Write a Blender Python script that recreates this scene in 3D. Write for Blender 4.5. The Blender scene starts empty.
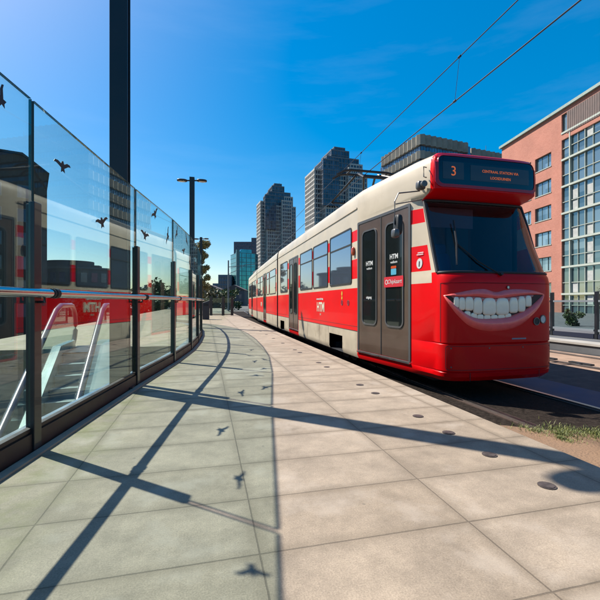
import bpy, math, random
from mathutils import Vector, Matrix
random.seed(7)
S = bpy.context.scene
COL = S.collection
R = math.radians

# ------------------------------------------------------------------ camera
cam = bpy.data.cameras.new('camera'); cam_o = bpy.data.objects.new('camera', cam); COL.objects.link(cam_o)
cam_o.location = (0, 0, 1.0)
cam_o.rotation_euler = (R(90), 0, R(-13.7))
cam.sensor_width = 36; cam.lens = 23.1; cam.shift_y = 0.0033
cam.clip_start = 0.05; cam.clip_end = 6000
S.camera = cam_o

# ------------------------------------------------------------------ light
ELEV = R(50.5)
SDIR = Vector((0.745 * math.cos(ELEV), -0.667 * math.cos(ELEV), -math.sin(ELEV)))   # way the light travels
AZ = math.atan2(-0.745, 0.667)
w = bpy.data.worlds.new('World'); S.world = w; w.use_nodes = True
nt = w.node_tree; nt.nodes.clear()
sky = nt.nodes.new('ShaderNodeTexSky'); sky.sky_type = 'NISHITA'; sky.sun_disc = False
sky.sun_elevation = ELEV; sky.sun_rotation = AZ
sky.air_density = 1.0; sky.dust_density = 0.85; sky.ozone_density = 1.8
hs = nt.nodes.new('ShaderNodeHueSaturation'); hs.inputs['Saturation'].default_value = 2.05; hs.inputs['Value'].default_value = 1.04
hs.inputs['Hue'].default_value = 0.497
bg = nt.nodes.new('ShaderNodeBackground'); bg.inputs[1].default_value = 0.125
wo = nt.nodes.new('ShaderNodeOutputWorld')
gm = nt.nodes.new('ShaderNodeGamma'); gm.inputs[1].default_value = 0.72
nt.links.new(sky.outputs[0], gm.inputs[0]); nt.links.new(gm.outputs[0], hs.inputs['Color']); tcw = nt.nodes.new('ShaderNodeTexCoord'); mpw = nt.nodes.new('ShaderNodeMapping'); mpw.inputs['Scale'].default_value = (1.2, 2.2, 9); mpw.inputs['Rotation'].default_value = (.25, .15, 0)
nw = nt.nodes.new('ShaderNodeTexNoise'); nw.inputs['Scale'].default_value = 1.4; nw.inputs['Detail'].default_value = 9; nw.inputs['Roughness'].default_value = .6
rw = nt.nodes.new('ShaderNodeMapRange'); rw.inputs['From Min'].default_value = .5; rw.inputs['From Max'].default_value = .8; rw.inputs['To Max'].default_value = .03
mw_ = nt.nodes.new('ShaderNodeMix'); mw_.data_type = 'RGBA'; mw_.inputs[7].default_value = (5.6, 6.0, 6.4, 1)
nt.links.new(tcw.outputs['Generated'], mpw.inputs[0]); nt.links.new(mpw.outputs[0], nw.inputs[0]); nt.links.new(nw.outputs[0], rw.inputs[0]); nt.links.new(rw.outputs[0], mw_.inputs[0])
nt.links.new(hs.outputs[0], mw_.inputs[6]); nt.links.new(mw_.outputs[2], bg.inputs[0]); nt.links.new(bg.outputs[0], wo.inputs[0])
sun = bpy.data.lights.new('sun', 'SUN'); sun.energy = 5.0; sun.angle = R(0.5); sun.color = (1, 0.95, 0.87)
sun_o = bpy.data.objects.new('sun', sun); COL.objects.link(sun_o)
sun_o.rotation_euler = SDIR.to_track_quat('-Z', 'Y').to_euler(); sun_o.location = (-20, 20, 40)
S.view_settings.view_transform = 'Standard'; S.view_settings.look = 'None'
S.view_settings.gamma = 1; S.view_settings.use_curve_mapping = False
S.view_settings.exposure = 1.0
S.cycles.max_bounces = 10; S.cycles.transparent_max_bounces = 24; S.cycles.glossy_bounces = 5
S.cycles.use_denoising = True
S.cycles.sample_clamp_indirect = 6

# ------------------------------------------------------------------ materials
MATS = {}
def nodes_of(m): return m.node_tree.nodes, m.node_tree.links
def mat(name, col, rough=0.6, metal=0.0, var=0.0, vscale=3.0, bump=0.0, bscale=40.0, coat=0.0, spec=0.5, dirt=None, dscale=0.7, damt=0.5):
    if name in MATS: return MATS[name]
    if metal < .9:
        col = tuple(c * .63 for c in col)
        if dirt: dirt = tuple(c * .63 for c in dirt)
    m = bpy.data.materials.new(name); m.use_nodes = True; MATS[name] = m
    N, L = nodes_of(m); b = N['Principled BSDF']
    b.inputs['Base Color'].default_value = (*col, 1); b.inputs['Roughness'].default_value = rough
    b.inputs['Metallic'].default_value = metal; b.inputs['Coat Weight'].default_value = coat
    b.inputs['Coat Roughness'].default_value = 0.04
    b.inputs['Specular IOR Level'].default_value = spec
    tc = N.new('ShaderNodeTexCoord'); out = None
    if var > 0:
        n = N.new('ShaderNodeTexNoise'); n.inputs['Scale'].default_value = vscale; n.inputs['Detail'].default_value = 6
        L.new(tc.outputs['Object'], n.inputs['Vector'])
        r = N.new('ShaderNodeMapRange'); r.inputs['From Min'].default_value = .3; r.inputs['From Max'].default_value = .7
        r.inputs['To Min'].default_value = 1 - var; r.inputs['To Max'].default_value = 1 + var
        L.new(n.outputs['Fac'], r.inputs['Value'])
        mx = N.new('ShaderNodeMix'); mx.data_type = 'RGBA'; mx.blend_type = 'MULTIPLY'; mx.inputs[0].default_value = 1
        mx.inputs[6].default_value = (*col, 1); L.new(r.outputs[0], mx.inputs[7]); out = mx.outputs[2]
        rr = N.new('ShaderNodeMapRange'); rr.inputs['To Min'].default_value = max(0.02, rough * (1 - .35)); rr.inputs['To Max'].default_value = min(1, rough * 1.35)
        L.new(n.outputs['Fac'], rr.inputs['Value']); L.new(rr.outputs[0], b.inputs['Roughness'])
    if dirt:
        n2 = N.new('ShaderNodeTexNoise'); n2.inputs['Scale'].default_value = dscale; n2.inputs['Detail'].default_value = 8; n2.inputs['Roughness'].default_value = .65
        L.new(tc.outputs['Object'], n2.inputs['Vector'])
        r2 = N.new('ShaderNodeMapRange'); r2.inputs['From Min'].default_value = .5; r2.inputs['From Max'].default_value = .75; r2.inputs['To Max'].default_value = damt
        L.new(n2.outputs['Fac'], r2.inputs['Value'])
        m2 = N.new('ShaderNodeMix'); m2.data_type = 'RGBA'; m2.inputs[7].default_value = (*dirt, 1)
        if out: L.new(out, m2.inputs[6])
        else: m2.inputs[6].default_value = (*col, 1)
        L.new(r2.outputs[0], m2.inputs[0]); out = m2.outputs[2]
    if out: L.new(out, b.inputs['Base Color'])
    if bump > 0:
        n3 = N.new('ShaderNodeTexNoise'); n3.inputs['Scale'].default_value = bscale; n3.inputs['Detail'].default_value = 5
        L.new(tc.outputs['Object'], n3.inputs['Vector'])
        bp = N.new('ShaderNodeBump'); bp.inputs['Strength'].default_value = bump; bp.inputs['Distance'].default_value = .02
        L.new(n3.outputs['Fac'], bp.inputs['Height']); L.new(bp.outputs[0], b.inputs['Normal'])
    return m

def pane_mat(name, tint, ior=1.5, rough=0.0):
    m = bpy.data.materials.new(name); m.use_nodes = True; MATS[name] = m
    N, L = nodes_of(m); N.remove(N['Principled BSDF'])
    o = N['Material Output']
    g = N.new('ShaderNodeNewGeometry')
    mr = N.new('ShaderNodeMapRange'); mr.inputs['To Min'].default_value = ior; mr.inputs['To Max'].default_value = 1 / ior
    L.new(g.outputs['Backfacing'], mr.inputs['Value'])
    f = N.new('ShaderNodeFresnel'); L.new(mr.outputs[0], f.inputs['IOR'])
    t = N.new('ShaderNodeBsdfTransparent'); t.inputs[0].default_value = (*tint, 1)
    gl = N.new('ShaderNodeBsdfGlossy'); gl.inputs['Roughness'].default_value = rough; gl.inputs['Color'].default_value = (.95, 1, 1, 1)
    mx = N.new('ShaderNodeMixShader'); L.new(f.outputs[0], mx.inputs[0]); L.new(t.outputs[0], mx.inputs[1]); L.new(gl.outputs[0], mx.inputs[2])
    L.new(mx.outputs[0], o.inputs['Surface'])
    return m

def emit(name, col, s):
    m = mat(name, (0.02, 0.01, 0.0), .5); b = m.node_tree.nodes['Principled BSDF']
    b.inputs['Emission Color'].default_value = (*col, 1); b.inputs['Emission Strength'].default_value = s
    return m

def slab_mat():
    m = bpy.data.materials.new('paving_slabs'); m.use_nodes = True
    N, L = nodes_of(m); b = N['Principled BSDF']; tc = N.new('ShaderNodeTexCoord')
    def mth(op, a, c=None, d=None):
        n = N.new('ShaderNodeMath'); n.operation = op
        for i, v in enumerate((a, c, d)):
            if v is None: continue
            if isinstance(v, (int, float)): n.inputs[i].default_value = v
            else: L.new(v, n.inputs[i])
        return n.outputs[0]
    mp = N.new('ShaderNodeMapping'); mp.inputs['Location'].default_value = (.953 * 6 - .208, .437 * 40 - 1.52, 0)
    L.new(tc.outputs['Object'], mp.inputs['Vector'])
    wob = N.new('ShaderNodeTexNoise'); wob.inputs['Scale'].default_value = 30; wob.inputs['Detail'].default_value = 3
    L.new(tc.outputs['Object'], wob.inputs['Vector'])
    wm = N.new('ShaderNodeMix'); wm.data_type = 'RGBA'; wm.blend_type = 'LINEAR_LIGHT'; wm.inputs[0].default_value = .0016
    L.new(mp.outputs[0], wm.inputs[6]); L.new(wob.outputs['Color'], wm.inputs[7])
    br = N.new('ShaderNodeTexBrick'); br.offset = 0; br.squash = 1
    br.inputs['Scale'].default_value = 1; br.inputs['Brick Width'].default_value = .953; br.inputs['Row Height'].default_value = .437
    br.inputs['Mortar Size'].default_value = .0042; br.inputs['Mortar Smooth'].default_value = .3; br.inputs['Bias'].default_value = 0
    br.inputs['Color1'].default_value = (.230, .178, .126, 1); br.inputs['Color2'].default_value = (.268, .211, .154, 1); br.inputs['Mortar'].default_value = (.115, .09, .066, 1)
    L.new(wm.outputs[2], br.inputs['Vector'])
    col = br.outputs['Color']
    def mul(col, scale, lo, hi, fmin=.3, fmax=.7, det=6, ro=.6):
        n = N.new('ShaderNodeTexNoise'); n.inputs['Scale'].default_value = scale; n.inputs['Detail'].default_value = det; n.inputs['Roughness'].default_value = ro
        L.new(tc.outputs['Object'], n.inputs['Vector'])
        r = N.new('ShaderNodeMapRange'); r.inputs['From Min'].default_value = fmin; r.inputs['From Max'].default_value = fmax
        r.inputs['To Min'].default_value = lo; r.inputs['To Max'].default_value = hi; L.new(n.outputs['Fac'], r.inputs['Value'])
        x = N.new('ShaderNodeMix'); x.data_type = 'RGBA'; x.blend_type = 'MULTIPLY'; x.inputs[0].default_value = 1
        L.new(col, x.inputs[6]); L.new(r.outputs[0], x.inputs[7]); return x.outputs[2], n.outputs['Fac']
    col, _ = mul(col, .8, .9, 1.08)
    col, _ = mul(col, 2.6, .80, 1.16, .36, .64, 12, .72)
    col, _ = mul(col, 9, .93, 1.06, .35, .65)
    col, _ = mul(col, 40, .93, 1.06)
    col, fine = mul(col, 150, .74, 1.26, .3, .7, 4, .7)
    # worn pale patch in the middle of slabs, dark blotches and spots
    n = N.new('ShaderNodeTexNoise'); n.inputs['Scale'].default_value = 1.7; n.inputs['Detail'].default_value = 9; n.inputs['Roughness'].default_value = .7
    L.new(tc.outputs['Object'], n.inputs['Vector'])
    r = N.new('ShaderNodeMapRange'); r.inputs['From Min'].default_value = .56; r.inputs['From Max'].default_value = .72; r.inputs['To Max'].default_value = .38
    L.new(n.outputs['Fac'], r.inputs['Value'])
    x = N.new('ShaderNodeMix'); x.data_type = 'RGBA'; x.inputs[7].default_value = (.125, .094, .062, 1)
    L.new(r.outputs[0], x.inputs[0]); L.new(col, x.inputs[6]); col = x.outputs[2]
    b2 = N.new('ShaderNodeTexBrick'); b2.offset = 0; b2.inputs['Scale'].default_value = 1; b2.inputs['Brick Width'].default_value = .953; b2.inputs['Row Height'].default_value = .437
    b2.inputs['Mortar Size'].default_value = .07; b2.inputs['Mortar Smooth'].default_value = 1; L.new(wm.outputs[2], b2.inputs['Vector'])
    r = mth('MULTIPLY', b2.outputs['Fac'], mth('MULTIPLY', n.outputs['Fac'], .75))
    x = N.new('ShaderNodeMix'); x.data_type = 'RGBA'; x.inputs[7].default_value = (.12, .09, .06, 1)
    L.new(r, x.inputs[0]); L.new(col, x.inputs[6]); col = x.outputs[2]
    n5 = N.new('ShaderNodeTexNoise'); n5.inputs['Scale'].default_value = 1.9; n5.inputs['Detail'].default_value = 10; n5.inputs['Roughness'].default_value = .62; mp5 = N.new('ShaderNodeMapping'); mp5.inputs['Location'].default_value = (7.3, 2.1, 4)
    L.new(tc.outputs['Object'], mp5.inputs['Vector']); L.new(mp5.outputs[0], n5.inputs['Vector'])
    q5 = N.new('ShaderNodeMapRange'); q5.inputs['From Min'].default_value = .53; q5.inputs['From Max'].default_value = .62; q5.inputs['To Max'].default_value = .4; L.new(n5.outputs['Fac'], q5.inputs['Value'])
    x = N.new('ShaderNodeMix'); x.data_type = 'RGBA'; x.inputs[7].default_value = (.35, .292, .233, 1)
    L.new(mth('MULTIPLY', q5.outputs[0], mth('SUBTRACT', 1.0, b2.outputs['Fac'])), x.inputs[0]); L.new(col, x.inputs[6]); col = x.outputs[2]
    sx = N.new('ShaderNodeSeparateXYZ'); L.new(tc.outputs['Object'], sx.inputs[0])
    mo_ = N.new('ShaderNodeMapRange'); mo_.inputs['From Min'].default_value = -.75; mo_.inputs['From Max'].default_value = -1.15; L.new(mth('SUBTRACT', sx.outputs[0], mth('MULTIPLY', sx.outputs[1], .09)), mo_.inputs['Value'])
    nm = N.new('ShaderNodeTexNoise'); nm.inputs['Scale'].default_value = 4; nm.inputs['Detail'].default_value = 9; nm.inputs['Roughness'].default_value = .7; L.new(tc.outputs['Object'], nm.inputs['Vector'])
    mq = N.new('ShaderNodeMapRange'); mq.inputs['From Min'].default_value = .42; mq.inputs['From Max'].default_value = .68; mq.inputs['To Max'].default_value = .75; L.new(nm.outputs['Fac'], mq.inputs['Value'])
    x = N.new('ShaderNodeMix'); x.data_type = 'RGBA'; x.inputs[7].default_value = (.145, .135, .045, 1)
    L.new(mth('MULTIPLY', mo_.outputs[0], mq.outputs[0]), x.inputs[0]); L.new(col, x.inputs[6]); col = x.outputs[2]
    vo = N.new('ShaderNodeTexVoronoi'); vo.inputs['Scale'].default_value = 3.5; L.new(tc.outputs['Object'], vo.inputs['Vector'])
    r = N.new('ShaderNodeMapRange'); r.inputs['From Min'].default_value = .02; r.inputs['From Max'].default_value = .045; r.inputs['To Min'].default_value = .55; r.inputs['To Max'].default_value = 0
    L.new(vo.outputs['Distance'], r.inputs['Value'])
    x = N.new('ShaderNodeMix'); x.data_type = 'RGBA'; x.inputs[7].default_value = (.10, .085, .07, 1)
    L.new(r.outputs[0], x.inputs[0]); L.new(col, x.inputs[6]); col = x.outputs[2]
    L.new(col, b.inputs['Base Color']); b.inputs['Roughness'].default_value = .72
    b.inputs['Specular IOR Level'].default_value = .35
    h = mth('ADD', mth('MULTIPLY', br.outputs['Fac'], -1.0), mth('MULTIPLY', fine, .22))
    bp = N.new('ShaderNodeBump'); bp.inputs['Strength'].default_value = .5; bp.inputs['Distance'].default_value = .006
    L.new(h, bp.inputs['Height']); L.new(bp.outputs[0], b.inputs['Normal'])
    return m

def leaf_mat(name, a, c):
    m = bpy.data.materials.new(name); m.use_nodes = True; MATS[name] = m
    N, L = nodes_of(m); b = N['Principled BSDF']; g = N.new('ShaderNodeNewGeometry')
    x = N.new('ShaderNodeMix'); x.data_type = 'RGBA'; x.inputs[6].default_value = (*a, 1); x.inputs[7].default_value = (*c, 1)
    L.new(g.outputs['Random Per Island'], x.inputs[0]); L.new(x.outputs[2], b.inputs['Base Color'])
    b.inputs['Roughness'].default_value = .6
    return m

def facade_glass(name, c1, c2, bw, bh, rough=.06, ior=1.7):
    """glazing with panes that differ a little from one another"""
    m = bpy.data.materials.new(name); m.use_nodes = True; MATS[name] = m
    N, L = nodes_of(m); b = N['Principled BSDF']; tc = N.new('ShaderNodeTexCoord')
    mp = N.new('ShaderNodeVectorMath'); mp.operation = 'DIVIDE'; mp.inputs[1].default_value = (bw, bw, bh)
    L.new(tc.outputs['Object'], mp.inputs[0])
    fl = N.new('ShaderNodeVectorMath'); fl.operation = 'FLOOR'; L.new(mp.outputs[0], fl.inputs[0])
    wn = N.new('ShaderNodeTexWhiteNoise'); L.new(fl.outputs[0], wn.inputs[0])
    x = N.new('ShaderNodeMix'); x.data_type = 'RGBA'; x.inputs[6].default_value = (*c1, 1); x.inputs[7].default_value = (*c2, 1)
    L.new(wn.outputs['Value'], x.inputs[0]); L.new(x.outputs[2], b.inputs['Base Color'])
    b.inputs['Roughness'].default_value = rough; b.inputs['IOR'].default_value = ior
    return m

M_SLAB = slab_mat()
M_CONC = mat('concrete', (.36, .32, .27), .85, var=.18, vscale=2.5, bump=.3, bscale=60, dirt=(.18, .15, .12), damt=.5)
M_EDGE = mat('edge_strip', (.42, .36, .27), .8, var=.15, vscale=6)
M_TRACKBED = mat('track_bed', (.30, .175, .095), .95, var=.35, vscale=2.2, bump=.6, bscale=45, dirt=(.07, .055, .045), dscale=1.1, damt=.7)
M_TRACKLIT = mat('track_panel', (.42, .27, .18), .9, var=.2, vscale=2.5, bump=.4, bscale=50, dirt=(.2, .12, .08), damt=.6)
M_ASPH = mat('asphalt', (.03, .03, .033), .8, var=.25, vscale=5, bump=.4, bscale=120)
M_STRIP = mat('track_slab', (.055, .09, .16), .6, spec=.15, var=.2, vscale=2, dirt=(.02, .03, .05))  # concrete strip; its shade and blue sky reflection are put into the base colour
M_STEEL = mat('rail_steel', (.42, .38, .36), .3, 1, var=.2)
M_RUST = mat('rust', (.06, .032, .02), .85, var=.3, vscale=20)
M_GROUND = mat('ground', (.10, .10, .085), .95, var=.4, vscale=.05)
M_DARK = mat('dark_metal', (.012, .014, .02), .38, .0, var=.15, coat=.3)
M_KICK = mat('kick_plate', (.045, .028, .024), .5, var=.3, vscale=8)
M_POLE = mat('pole_paint', (.012, .014, .018), .42, var=.2, vscale=2)
M_INOX = mat('stainless', (.58, .58, .58), .16, 1, var=.06, vscale=9)
M_INOX_D = mat('brushed_panel', (.62, .62, .60), .3, 1, var=.08, vscale=5)
M_RUBBER = mat('rubber', (.012, .012, .013), .6)
M_STEP = mat('escalator_step', (.36, .36, .36), .45, .1, var=.2, vscale=10)
M_STICK = mat('bird_black', (.006, .007, .009), .5)
M_GLASS = pane_mat('barrier_glass', (.875, .958, .935), 1.54)
M_GLASS_F = pane_mat('fence_glass', (.80, .90, .90), 1.5)
M_RED = mat('tram_red', (.88, .002, .005), .36, coat=.10, spec=.12, var=.05, vscale=1.4, dirt=(.55, .02, .015), dscale=2.5, damt=.2)
M_DRED = mat('tram_dark_red', (.42, .003, .03), .32, coat=.15, spec=.35, var=.06)
M_CREAM = mat('tram_cream', (.70, .58, .42), .40, coat=.1, var=.06, vscale=1.5, dirt=(.45, .36, .25), dscale=2.0, damt=.35)
M_SKIRT = mat('tram_skirt_cream', (.60, .50, .36), .5, var=.1, vscale=3, dirt=(.28, .21, .14), dscale=2.2, damt=.7)
M_DOOR = mat('door_brown', (.14, .088, .062), .36, .3, var=.12, vscale=3, coat=.2)
M_GREY = mat('frame_grey', (.15, .145, .145), .4, .4)
M_WIN = mat('tram_glass', (.010, .013, .016), .03, spec=1.0); M_WIN.node_tree.nodes['Principled BSDF'].inputs['Metallic'].default_value = .8; M_WIN.node_tree.nodes['Principled BSDF'].inputs['Base Color'].default_value = (.22, .28, .36, 1)
M_DWIN = mat('door_glass', (.012, .016, .016), .04, var=0)
M_CABGL = pane_mat('windscreen_glass', (.74, .80, .88), 1.5)
M_CAB = mat('cab_dark', (.016, .018, .024), .6, var=.2)
M_SEAT = mat('seat_blue', (.03, .06, .17), .8, var=.2)
M_DISP = mat('display_black', (.004, .012, .03), .08, spec=.6)
M_DISPF = mat('display_matrix', (.02, .045, .075), .35)
M_LED = emit('led_orange', (1, .22, .06), .24)
M_WHITE = mat('white_mark', (.75, .74, .70), .5)
M_LOGO = mat('cream_mark', (.80, .70, .52), .5)
M_SREDP = mat('red_plate', (.72, .02, .035), .4)
M_BLUE = mat('blue_mark', (.10, .45, .62), .4)
M_YEL = mat('yellow_mark', (.75, .42, .03), .5)
M_ORANGE = mat('amber_lens', (.7, .08, .01), .2, coat=.5)
M_LAMPW = mat('lamp_lens', (.75, .75, .72), .12, coat=1)
M_LIP = mat('lip', (1.35, .21, .19), .2, coat=.4, spec=.3, var=.07, vscale=12, bump=.15, bscale=40)
M_CAV = mat('mouth_inside', (.035, .006, .005), .6)
M_GUM = mat('gum', (.66, .2, .17), .35, coat=.3, var=.1)
M_TOOTH = mat('tooth', (1.32, 1.10, .86), .2, coat=.35, var=.04, vscale=10)
M_ROOFBOX = mat('roof_box', (.10, .105, .11), .6, var=.2)
M_BRICK = None

# ------------------------------------------------------------------ mesh helpers
class MB:
    def __init__(s): s.v = []; s.f = []; s.m = []
    def add(s, vs, fs, mi=0):
        o = len(s.v); s.v += [tuple(v) for v in vs]
        for f in fs: s.f.append([i + o for i in f]); s.m.append(mi)
        return s
    def box(s, x0, x1, y0, y1, z0, z1, mi=0):
        return s.add([(x0, y0, z0), (x1, y0, z0), (x1, y1, z0), (x0, y1, z0), (x0, y0, z1), (x1, y0, z1), (x1, y1, z1), (x0, y1, z1)],
                     [(3, 2, 1, 0), (4, 5, 6, 7), (0, 1, 5, 4), (1, 2, 6, 5), (2, 3, 7, 6), (3, 0, 4, 7)], mi)
    def fbox(s, fr, a0, a1, b0, b1, c0, c1, mi=0):
        """box in a frame fr = (origin, A, B, C)"""
        o, A, B, C = fr
        P = [o + A * a + B * b + C * c for c in (c0, c1) for (a, b) in ((a0, b0), (a1, b0), (a1, b1), (a0, b1))]
        return s.add(P, [(3, 2, 1, 0), (4, 5, 6, 7), (0, 1, 5, 4), (1, 2, 6, 5), (2, 3, 7, 6), (3, 0, 4, 7)], mi)
    def tube(s, pts, r, n=8, mi=0, caps=True):
        pts = [Vector(p) for p in pts]; rr = r if isinstance(r, (list, tuple)) else [r] * len(pts)
        o = len(s.v); up = None
        for i, p in enumerate(pts):
            t = (pts[min(i + 1, len(pts) - 1)] - pts[max(i - 1, 0)]).normalized()
            if up is None: up = Vector((0, 0, 1)) if abs(t.z) < .9 else Vector((1, 0, 0))
            a = t.cross(up)
            if a.length < 1e-4: a = t.cross(Vector((0, 1, 0)))
            a.normalize(); b = a.cross(t).normalized()
            for k in range(n):
                an = 2 * math.pi * k / n; s.v.append(tuple(p + (a * math.cos(an) + b * math.sin(an)) * rr[i]))
        for i in range(len(pts) - 1):
            for k in range(n):
                k2 = (k + 1) % n; s.f.append([o + i * n + k, o + i * n + k2, o + (i + 1) * n + k2, o + (i + 1) * n + k]); s.m.append(mi)
        if caps:
            s.f.append([o + k for k in range(n)][::-1]); s.m.append(mi)
            s.f.append([o + (len(pts) - 1) * n + k for k in range(n)]); s.m.append(mi)
        return s
    def prism(s, poly, fn, w0, w1, mi=0):
        n = len(poly)
        vs = [fn(u, v, w0) for u, v in poly] + [fn(u, v, w1) for u, v in poly]
        fs = [list(range(n))[::-1], list(range(n, 2 * n))] + [(i, (i + 1) % n, n + (i + 1) % n, n + i) for i in range(n)]
        return s.add(vs, fs, mi)
    def ring(s, pin, pout, fn, w0, w1, mi=0):
        n = len(pin)
        vs = [fn(u, v, q) for q in (w0, w1) for u, v in pin] + [fn(u, v, q) for q in (w0, w1) for u, v in pout]
        fs = []
        for i in range(n):
            j = (i + 1) % n
            fs += [(n + i, n + j, 3 * n + j, 3 * n + i), (i, n + i, n + j, j), (2 * n + i, 2 * n + j, 3 * n + j, 3 * n + i), (i, j, 2 * n + j, 2 * n + i)]
        return s.add(vs, fs, mi)
    def sell(s, c, r, e=0.6, nu=14, nv=8, mi=0, fn=None):
        """superellipsoid"""
        o = len(s.v); pw = lambda v: math.copysign(abs(v) ** e, v)
        for j in range(nv + 1):
            ph = -math.pi / 2 + math.pi * j / nv
            for i in range(nu):
                th = 2 * math.pi * i / nu
                p = (c[0] + r[0] * pw(math.cos(ph)) * pw(math.cos(th)), c[1] + r[1] * pw(math.cos(ph)) * pw(math.sin(th)), c[2] + r[2] * pw(math.sin(ph)))
                s.v.append(tuple(fn(*p)) if fn else p)
        for j in range(nv):
            for i in range(nu):
                i2 = (i + 1) % nu; s.f.append([o + j * nu + i, o + j * nu + i2, o + (j + 1) * nu + i2, o + (j + 1) * nu + i]); s.m.append(mi)
        return s
    def build(s, name, mats, parent=None, smooth=False, origin=None, bevel=0):
        if not isinstance(mats, (list, tuple)): mats = [mats]
        if parent is not None:
            p = parent; og = Vector((0, 0, 0))
            while p is not None: og += Vector(p.location); p = p.parent
        else:
            if origin is None:
                xs = [v[0] for v in s.v]; ys = [v[1] for v in s.v]; zs = [v[2] for v in s.v]
                origin = ((min(xs) + max(xs)) / 2, (min(ys) + max(ys)) / 2, min(zs))
            og = Vector(origin)
        me = bpy.data.meshes.new(name)
        me.from_pydata([(v[0] - og.x, v[1] - og.y, v[2] - og.z) for v in s.v], [], s.f)
        for m in mats: me.materials.append(m)
        me.polygons.foreach_set('material_index', s.m)
        import bmesh
        b = bmesh.new(); b.from_mesh(me); bmesh.ops.recalc_face_normals(b, faces=b.faces); b.to_mesh(me); b.free()
        if smooth:
            for p in me.polygons: p.use_smooth = True
            try: me.set_sharp_from_angle(angle=R(smooth if smooth is not True else 40))
            except Exception: pass
        o = bpy.data.objects.new(name, me); COL.objects.link(o)
        if parent is not None: o.parent = parent
        else: o.location = og
        if bevel:
            bv = o.modifiers.new('bevel', 'BEVEL'); bv.width = bevel; bv.segments = 2; bv.limit_method = 'ANGLE'
        return o

def tag(o, label=None, cat=None, group=None, kind=None):
    if label: o['label'] = label
    if cat: o['category'] = cat
    if group: o['group'] = group
    if kind: o['kind'] = kind
    return o
def thing(name, loc, label, cat, group=None):
    o = bpy.data.objects.new(name, None); COL.objects.link(o); o.location = loc; o.empty_display_size = .3
    return tag(o, label, cat, group)
def copy_tree(o, loc=None, label=None):
    def rec(q, par):
        c = q.copy(); COL.objects.link(c)
        if par: c.parent = par
        for ch in list(q.children): rec(ch, c)
        return c
    c = rec(o, None)
    if loc is not None: c.location = loc
    if label: c['label'] = label
    return c
def rrect(u0, u1, v0, v1, r, n=4):
    r = min(r, (u1 - u0) / 2 - 1e-4, (v1 - v0) / 2 - 1e-4); P = []
    for (cu, cv, a) in ((u1 - r, v1 - r, 0), (u0 + r, v1 - r, 90), (u0 + r, v0 + r, 180), (u1 - r, v0 + r, 270)):
        for k in range(n + 1):
            t = R(a + 90 * k / n); P.append((cu + r * math.cos(t), cv + r * math.sin(t)))
    return P
def text_mb(txt, fn, h, depth=.003, bold=0.0, shear=0, align='CENTER', mb=None, mi=0):
    """letters as a mesh; fn(u, v, w) puts them on a surface; h = cap height"""
    cu = bpy.data.curves.new('t', 'FONT'); cu.body = txt; cu.size = h / .7; cu.align_x = align; cu.offset = bold; cu.shear = shear
    cu.resolution_u = 3; cu.extrude = depth
    ob = bpy.data.objects.new('t', cu); COL.objects.link(ob)
    dg = bpy.context.evaluated_depsgraph_get(); me = bpy.data.meshes.new_from_object(ob.evaluated_get(dg))
    mb = mb or MB()
    mb.add([fn(v.co.x, v.co.y, v.co.z + depth) for v in me.vertices], [list(p.vertices) for p in me.polygons], mi)
    bpy.data.objects.remove(ob); bpy.data.curves.remove(cu); bpy.data.meshes.remove(me)
    return mb
V = Vector

# ================================================================== SETTING
# ---- platform deck, ground, tracks
WALL = [(-1.86, -1.3), (-1.505, .77), (-1.145, 2.95), (-.832, 4.98), (-.538, 6.68), (-.323, 8.31), (-.215, 9.85), (-.154, 11.7), (-.17, 13.6), (-.30, 15.8), (-.70, 17.9), (-1.45, 19.6)]
def wall_x(y):
    if y <= WALL[0][1]: return WALL[0][0] + .114 * (y - WALL[0][1])
    for (a, b), (c, d) in zip(WALL, WALL[1:]):
        if y <= d: return a + (c - a) * (y - b) / (d - b)
    return WALL[-1][0]
EDGE_X = 2.31; DECK_T = .5
d = MB()
ys = [-8, -3.99] + [p[1] for p in WALL[:5]] + [8.31, 9.2]
for a, b in zip(ys, ys[1:]):
    xa, xb = wall_x(a) - .32, wall_x(b) - .32
    d.add([(xa, a, 0), (EDGE_X, a, 0), (EDGE_X, b, 0), (xb, b, 0)], [(0, 1, 2, 3)])
    d.add([(xa, a, 0), (xb, b, 0), (xb, b, -DECK_T), (xa, a, -DECK_T)], [(0, 1, 2, 3)])
d.add([(-5.4, 9.2, 0), (wall_x(9.2) - .32, 9.2, 0), (EDGE_X, 9.2, 0), (EDGE_X, 70, 0), (-5.4, 70, 0)], [(0, 1, 2, 3, 4)])
d.add([(EDGE_X, -8, 0), (EDGE_X, 70, 0), (EDGE_X, 70, -DECK_T), (EDGE_X, -8, -DECK_T)], [(0, 1, 2, 3)])
d.add([(-5.4, 9.2, 0), (-5.4, 70, 0), (-5.4, 70, -4.7), (-5.4, 9.2, -4.7)], [(0, 1, 2, 3)])
d.add([(-5.4, 9.2, 0), (wall_x(9.2) - .32, 9.2, 0), (wall_x(9.2) - .32, 9.2, -DECK_T), (-5.4, 9.2, -DECK_T)], [(0, 1, 2, 3)])
tag(d.build('platform', M_SLAB, origin=(0, 0, 0)), kind='structure')
# stairwell
w_ = MB(); WB = -4.6
w_.add([(-5.4, -8, WB), (.2, -8, WB), (.2, 9.2, WB), (-5.4, 9.2, WB)], [(0, 1, 2, 3)])
w_.add([(.2, -8, -.5), (.2, 9.2, -.5), (.2, 9.2, WB), (.2, -8, WB)], [(0, 1, 2, 3)])
w_.add([(-5.4, 9.204, -.5), (.2, 9.204, -.5), (.2, 9.204, WB), (-5.4, 9.204, WB)], [(0, 1, 2, 3)])
tag(w_.build('stairwell_pit', mat('pit_concrete', (.34, .30, .24), .85, var=.2, vscale=1.5), origin=(0, 0, WB)), kind='structure')

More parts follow.
